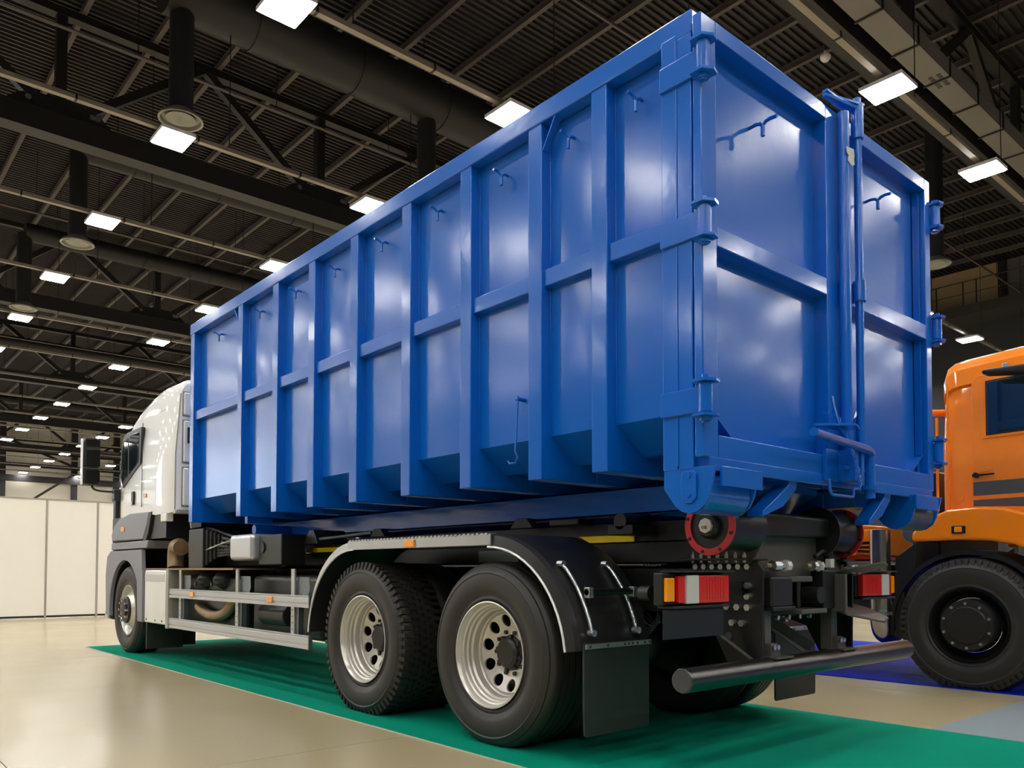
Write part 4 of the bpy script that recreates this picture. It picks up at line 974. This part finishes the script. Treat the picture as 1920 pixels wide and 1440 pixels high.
for s in (0, 1):
    X = (lambda x: OX+x) if s == 0 else (lambda x: OX+OW-x)
    P = lambda poly, a, b, nm, mat, par, bv=.004: MB().prism(poly, 'x', X(a), X(b)).build(nm, mat, par, bevel=bv)
    dr_ = P([(.535, 1.47), (.535, 2.55), (.50, 2.615), (-.50, 2.65), (-.55, 2.2), (-.55, 1.30), (.1, 1.30), (.2, 1.47)], -.010, .02, 'cab_door', 'orange', oc, .006)
    P([(.455, 2.08), (.455, 2.585), (-.44, 2.62), (-.46, 2.10)], -.016, -.009, 'window_frame', 'orange', dr_, .012)
    P([(.425, 2.105), (.425, 2.56), (-.42, 2.59), (-.44, 2.12)], -.019, -.014, 'window_seal', 'black', dr_, .003)
    P([(.410, 2.12), (.410, 2.545), (-.40, 2.575), (-.42, 2.135)], -.022, -.018, 'window_pane', 'glass', dr_, .002)
    P([(.53, 1.61), (.53, 1.725), (-.54, 1.735), (-.54, 1.62)], -.0125, -.009, 'dark_stripe', 'stripe', dr_, .001)
    P([(.53, 1.525), (.53, 1.575), (-.54, 1.585), (-.54, 1.50), (.1, 1.50)], -.0125, -.009, 'dark_stripe', 'stripe', dr_, .001)
    h = P([(.53, 1.79), (.53, 1.765), (.36, 1.775), (.36, 1.79)], -.045, -.03, 'door_handle', 'black', dr_, .006)
    MB().cyl((X(-.012), .50, 1.78), (X(-.05), .50, 1.78), .022, 12).build('handle_lock', 'black', h, smooth=40)
    P([(.48, 1.80), (.48, 1.835), (.38, 1.845), (.38, 1.81)], -.014, -.009, 'handle_recess', 'orange', dr_, .004)
    MB().box(min(X(-.005), X(.01)), max(X(-.005), X(.01)), .72, .735, 1.5, 2.6).build('cab_seam', 'orange', oc, bevel=.003)
    MB().cyl((X(-.006), .64, 1.60), (X(.0), .64, 1.60), .035, 20).build('cap', 'orange', oc, bevel=.002)
    # fender with arch
    oy = .56; zc = .50
    out = [(1.00, 1.235), (1.00, 1.30), (.96, 1.36), (.88, 1.43), (.78, 1.47), (.70, 1.50), (.48, 1.515), (.28, 1.50), (.10, 1.44)]
    out += [(-.08, 1.32), (-.22, 1.15), (-.32, .95), (-.38, .75)]
    inn = [(-.32, .75), (-.24, .90), (-.10, 1.02), (.05, 1.12), (.20, 1.19), (.38, 1.228), (.6, 1.24)]
    f = P(out+inn, -.12, .30, 'fender', 'orange', O, .045)
    MB().box(min(X(-.135), X(-.12)), max(X(-.135), X(-.12)), .555, .665, 1.295, 1.36).build('marker_housing', 'black', f, bevel=.006)
    MB().box(min(X(-.142), X(-.13)), max(X(-.142), X(-.13)), .58, .64, 1.305, 1.35).build('marker_lens', 'amber', f, bevel=.006)
    o = [(oy+.66*math.cos(math.radians(a)), zc+.66*math.sin(math.radians(a))) for a in range(-5, 186, 10)]
    i_ = [(oy+.62*math.cos(math.radians(a)), zc+.62*math.sin(math.radians(a))) for a in range(-5, 186, 10)]
    MB().prism(o+i_[::-1], 'x', X(-.08), X(.5)).build('wheel_liner', 'black', O, smooth=40)
    P([(.98, 1.24), (1.17, 1.1), (1.20, .40), (1.02, .36), (1.10, .8), (1.0, 1.0)], -.05, .1, 'liner_panel', 'guard', O, .01)
wheel(O, OX-.10, .56, 1, 'offroad', lugs=True, R=.545, mats=('black', 'hubblack'), cz=.53)
wheel(O, OX+OW+.10, .56, -1, 'offroad', lugs=True, R=.545, mats=('black', 'hubblack'), cz=.53)
for y in (3.9, 5.3):
    wheel(O, OX-.06, y, 1, 'offroad', lugs=True, R=.545, mats=('black', 'hubblack'), cz=.53); wheel(O, OX+OW+.06, y, -1, 'offroad', lugs=True, R=.545, mats=('black', 'hubblack'), cz=.53)
for y in (.56, 3.9, 5.3): MB().cyl((OX+.1, y, .53), (OX+OW-.1, y, .53), .09, 14).build('axle', 'chassis', O, smooth=40)
for x in (5.3, 6.1): MB().box(x, x+.09, -.8, 6.6, .78, 1.05).build('frame_rail', 'chassis', O, bevel=.004)
MB().cyl((5.62, .35, 2.84), (5.62, .35, 2.93), .07, 20, .05).build('beacon_lamp', 'beacon', oc, smooth=40, bevel=.01)
MB().cyl((4.86, -.05, 2.82), (4.86, -.05, 2.90), .065, 20, .045).build('beacon_lamp', 'beacon', oc, smooth=40, bevel=.01)
MB().box(4.55, 6.9, -.90, -.75, 1.0, 1.7).build('front_panel', 'orange', O, bevel=.04)
MB().prism([(-.76, 2.64), (-.74, 2.70), (-.88, 1.75), (-.92, 1.75)], 'x', 4.65, 6.85).build('windscreen', 'glass', oc)
MB().box(4.45, 7.05, -1.02, -.82, .55, .95).build('front_bumper', 'black', O, bevel=.04)
MB().cyl((OX-.10, 1.28, 1.35), (OX-.10, 1.28, .62), .088, 24).build('exhaust_stack', 'steelpipe', O, smooth=40)
MB().tube(bez([(OX-.10, 1.28, .64), (OX-.10, 1.28, .40), (OX-.02, 1.28, .40), (OX+.2, 1.30, .42)], 12), .092, 20).build('exhaust_bend', 'steelpipe', O, smooth=60)
for z in (.80, .62): MB().cyl((OX-.10, 1.28, z), (OX-.10, 1.28, z-.03), .097, 24).build('pipe_clamp', 'galv', O, smooth=40)
MB().cyl((OX-.02, 1.02, 1.33), (OX+.30, 1.02, 1.33), .10, 24).build('air_filter', 'worn', O, smooth=40, bevel=.01)
MB().box(OX-.02, OX+.6, 1.4, 2.3, .62, 1.05).build('battery_box', 'chassis', O, bevel=.02)
MB().box(OX-.02, OX+.6, 2.35, 3.2, .55, 1.05).build('fuel_tank', 'chassis', O, bevel=.06)
MB().box(OX+.5, OX+2.0, 1.0, 1.25, 1.0, 1.9).build('cab_rear_support', 'chassis', O, bevel=.02)
# orange crane base and body frame behind the cab
MB().box(OX-.05, OX+.25, 2.1, 2.45, 1.10, 1.62).build('body_bracket', 'orange', O, bevel=.01)
MB().box(OX+.0, OX+2.5, 1.55, 1.75, 1.12, 1.42).build('body_crossbeam', 'orange', O, bevel=.02)
MB().box(OX+.1, OX+2.4, 1.8, 6.8, 1.08, 1.28).build('body_floor', 'orange', O, bevel=.02)
MB().box(OX-.02, OX+.06, 1.3, 1.5, 1.25, 1.36).build('tie_plate', 'orange', O, bevel=.01)
for k in range(4): MB().tube(bez([(OX-.02, 2.2, 1.35-.06*k), (OX-.05, 1.7, 1.2), (OX+.1, 1.4, 1.30-.05*k)], 8), .014, 6).build('hydraulic_hose', 'black', O, smooth=60)
MB().cyl((OX+.06, .95, 2.38), (OX+.25, .80, 2.38), .03, 12).build('cab_tilt_stay', 'orange', O, smooth=40, bevel=.004)
MB().cyl((OX+.06, .84, 1.50), (OX+.06, .84, 2.32), .012, 8).build('steel_line', 'orange', O, smooth=40)
# mirror in view above the window
MB().prism([(.36, 2.60), (.36, 2.56), (-.1, 2.50), (-.2, 2.58)], 'x', OX-.30, OX-.16).build('side_mirror', 'black', O, bevel=.02)
MB().box(OX-.25, OX+.02, .18, .22, 2.57, 2.63).build('mirror_arm', 'zinc', O, bevel=.006)
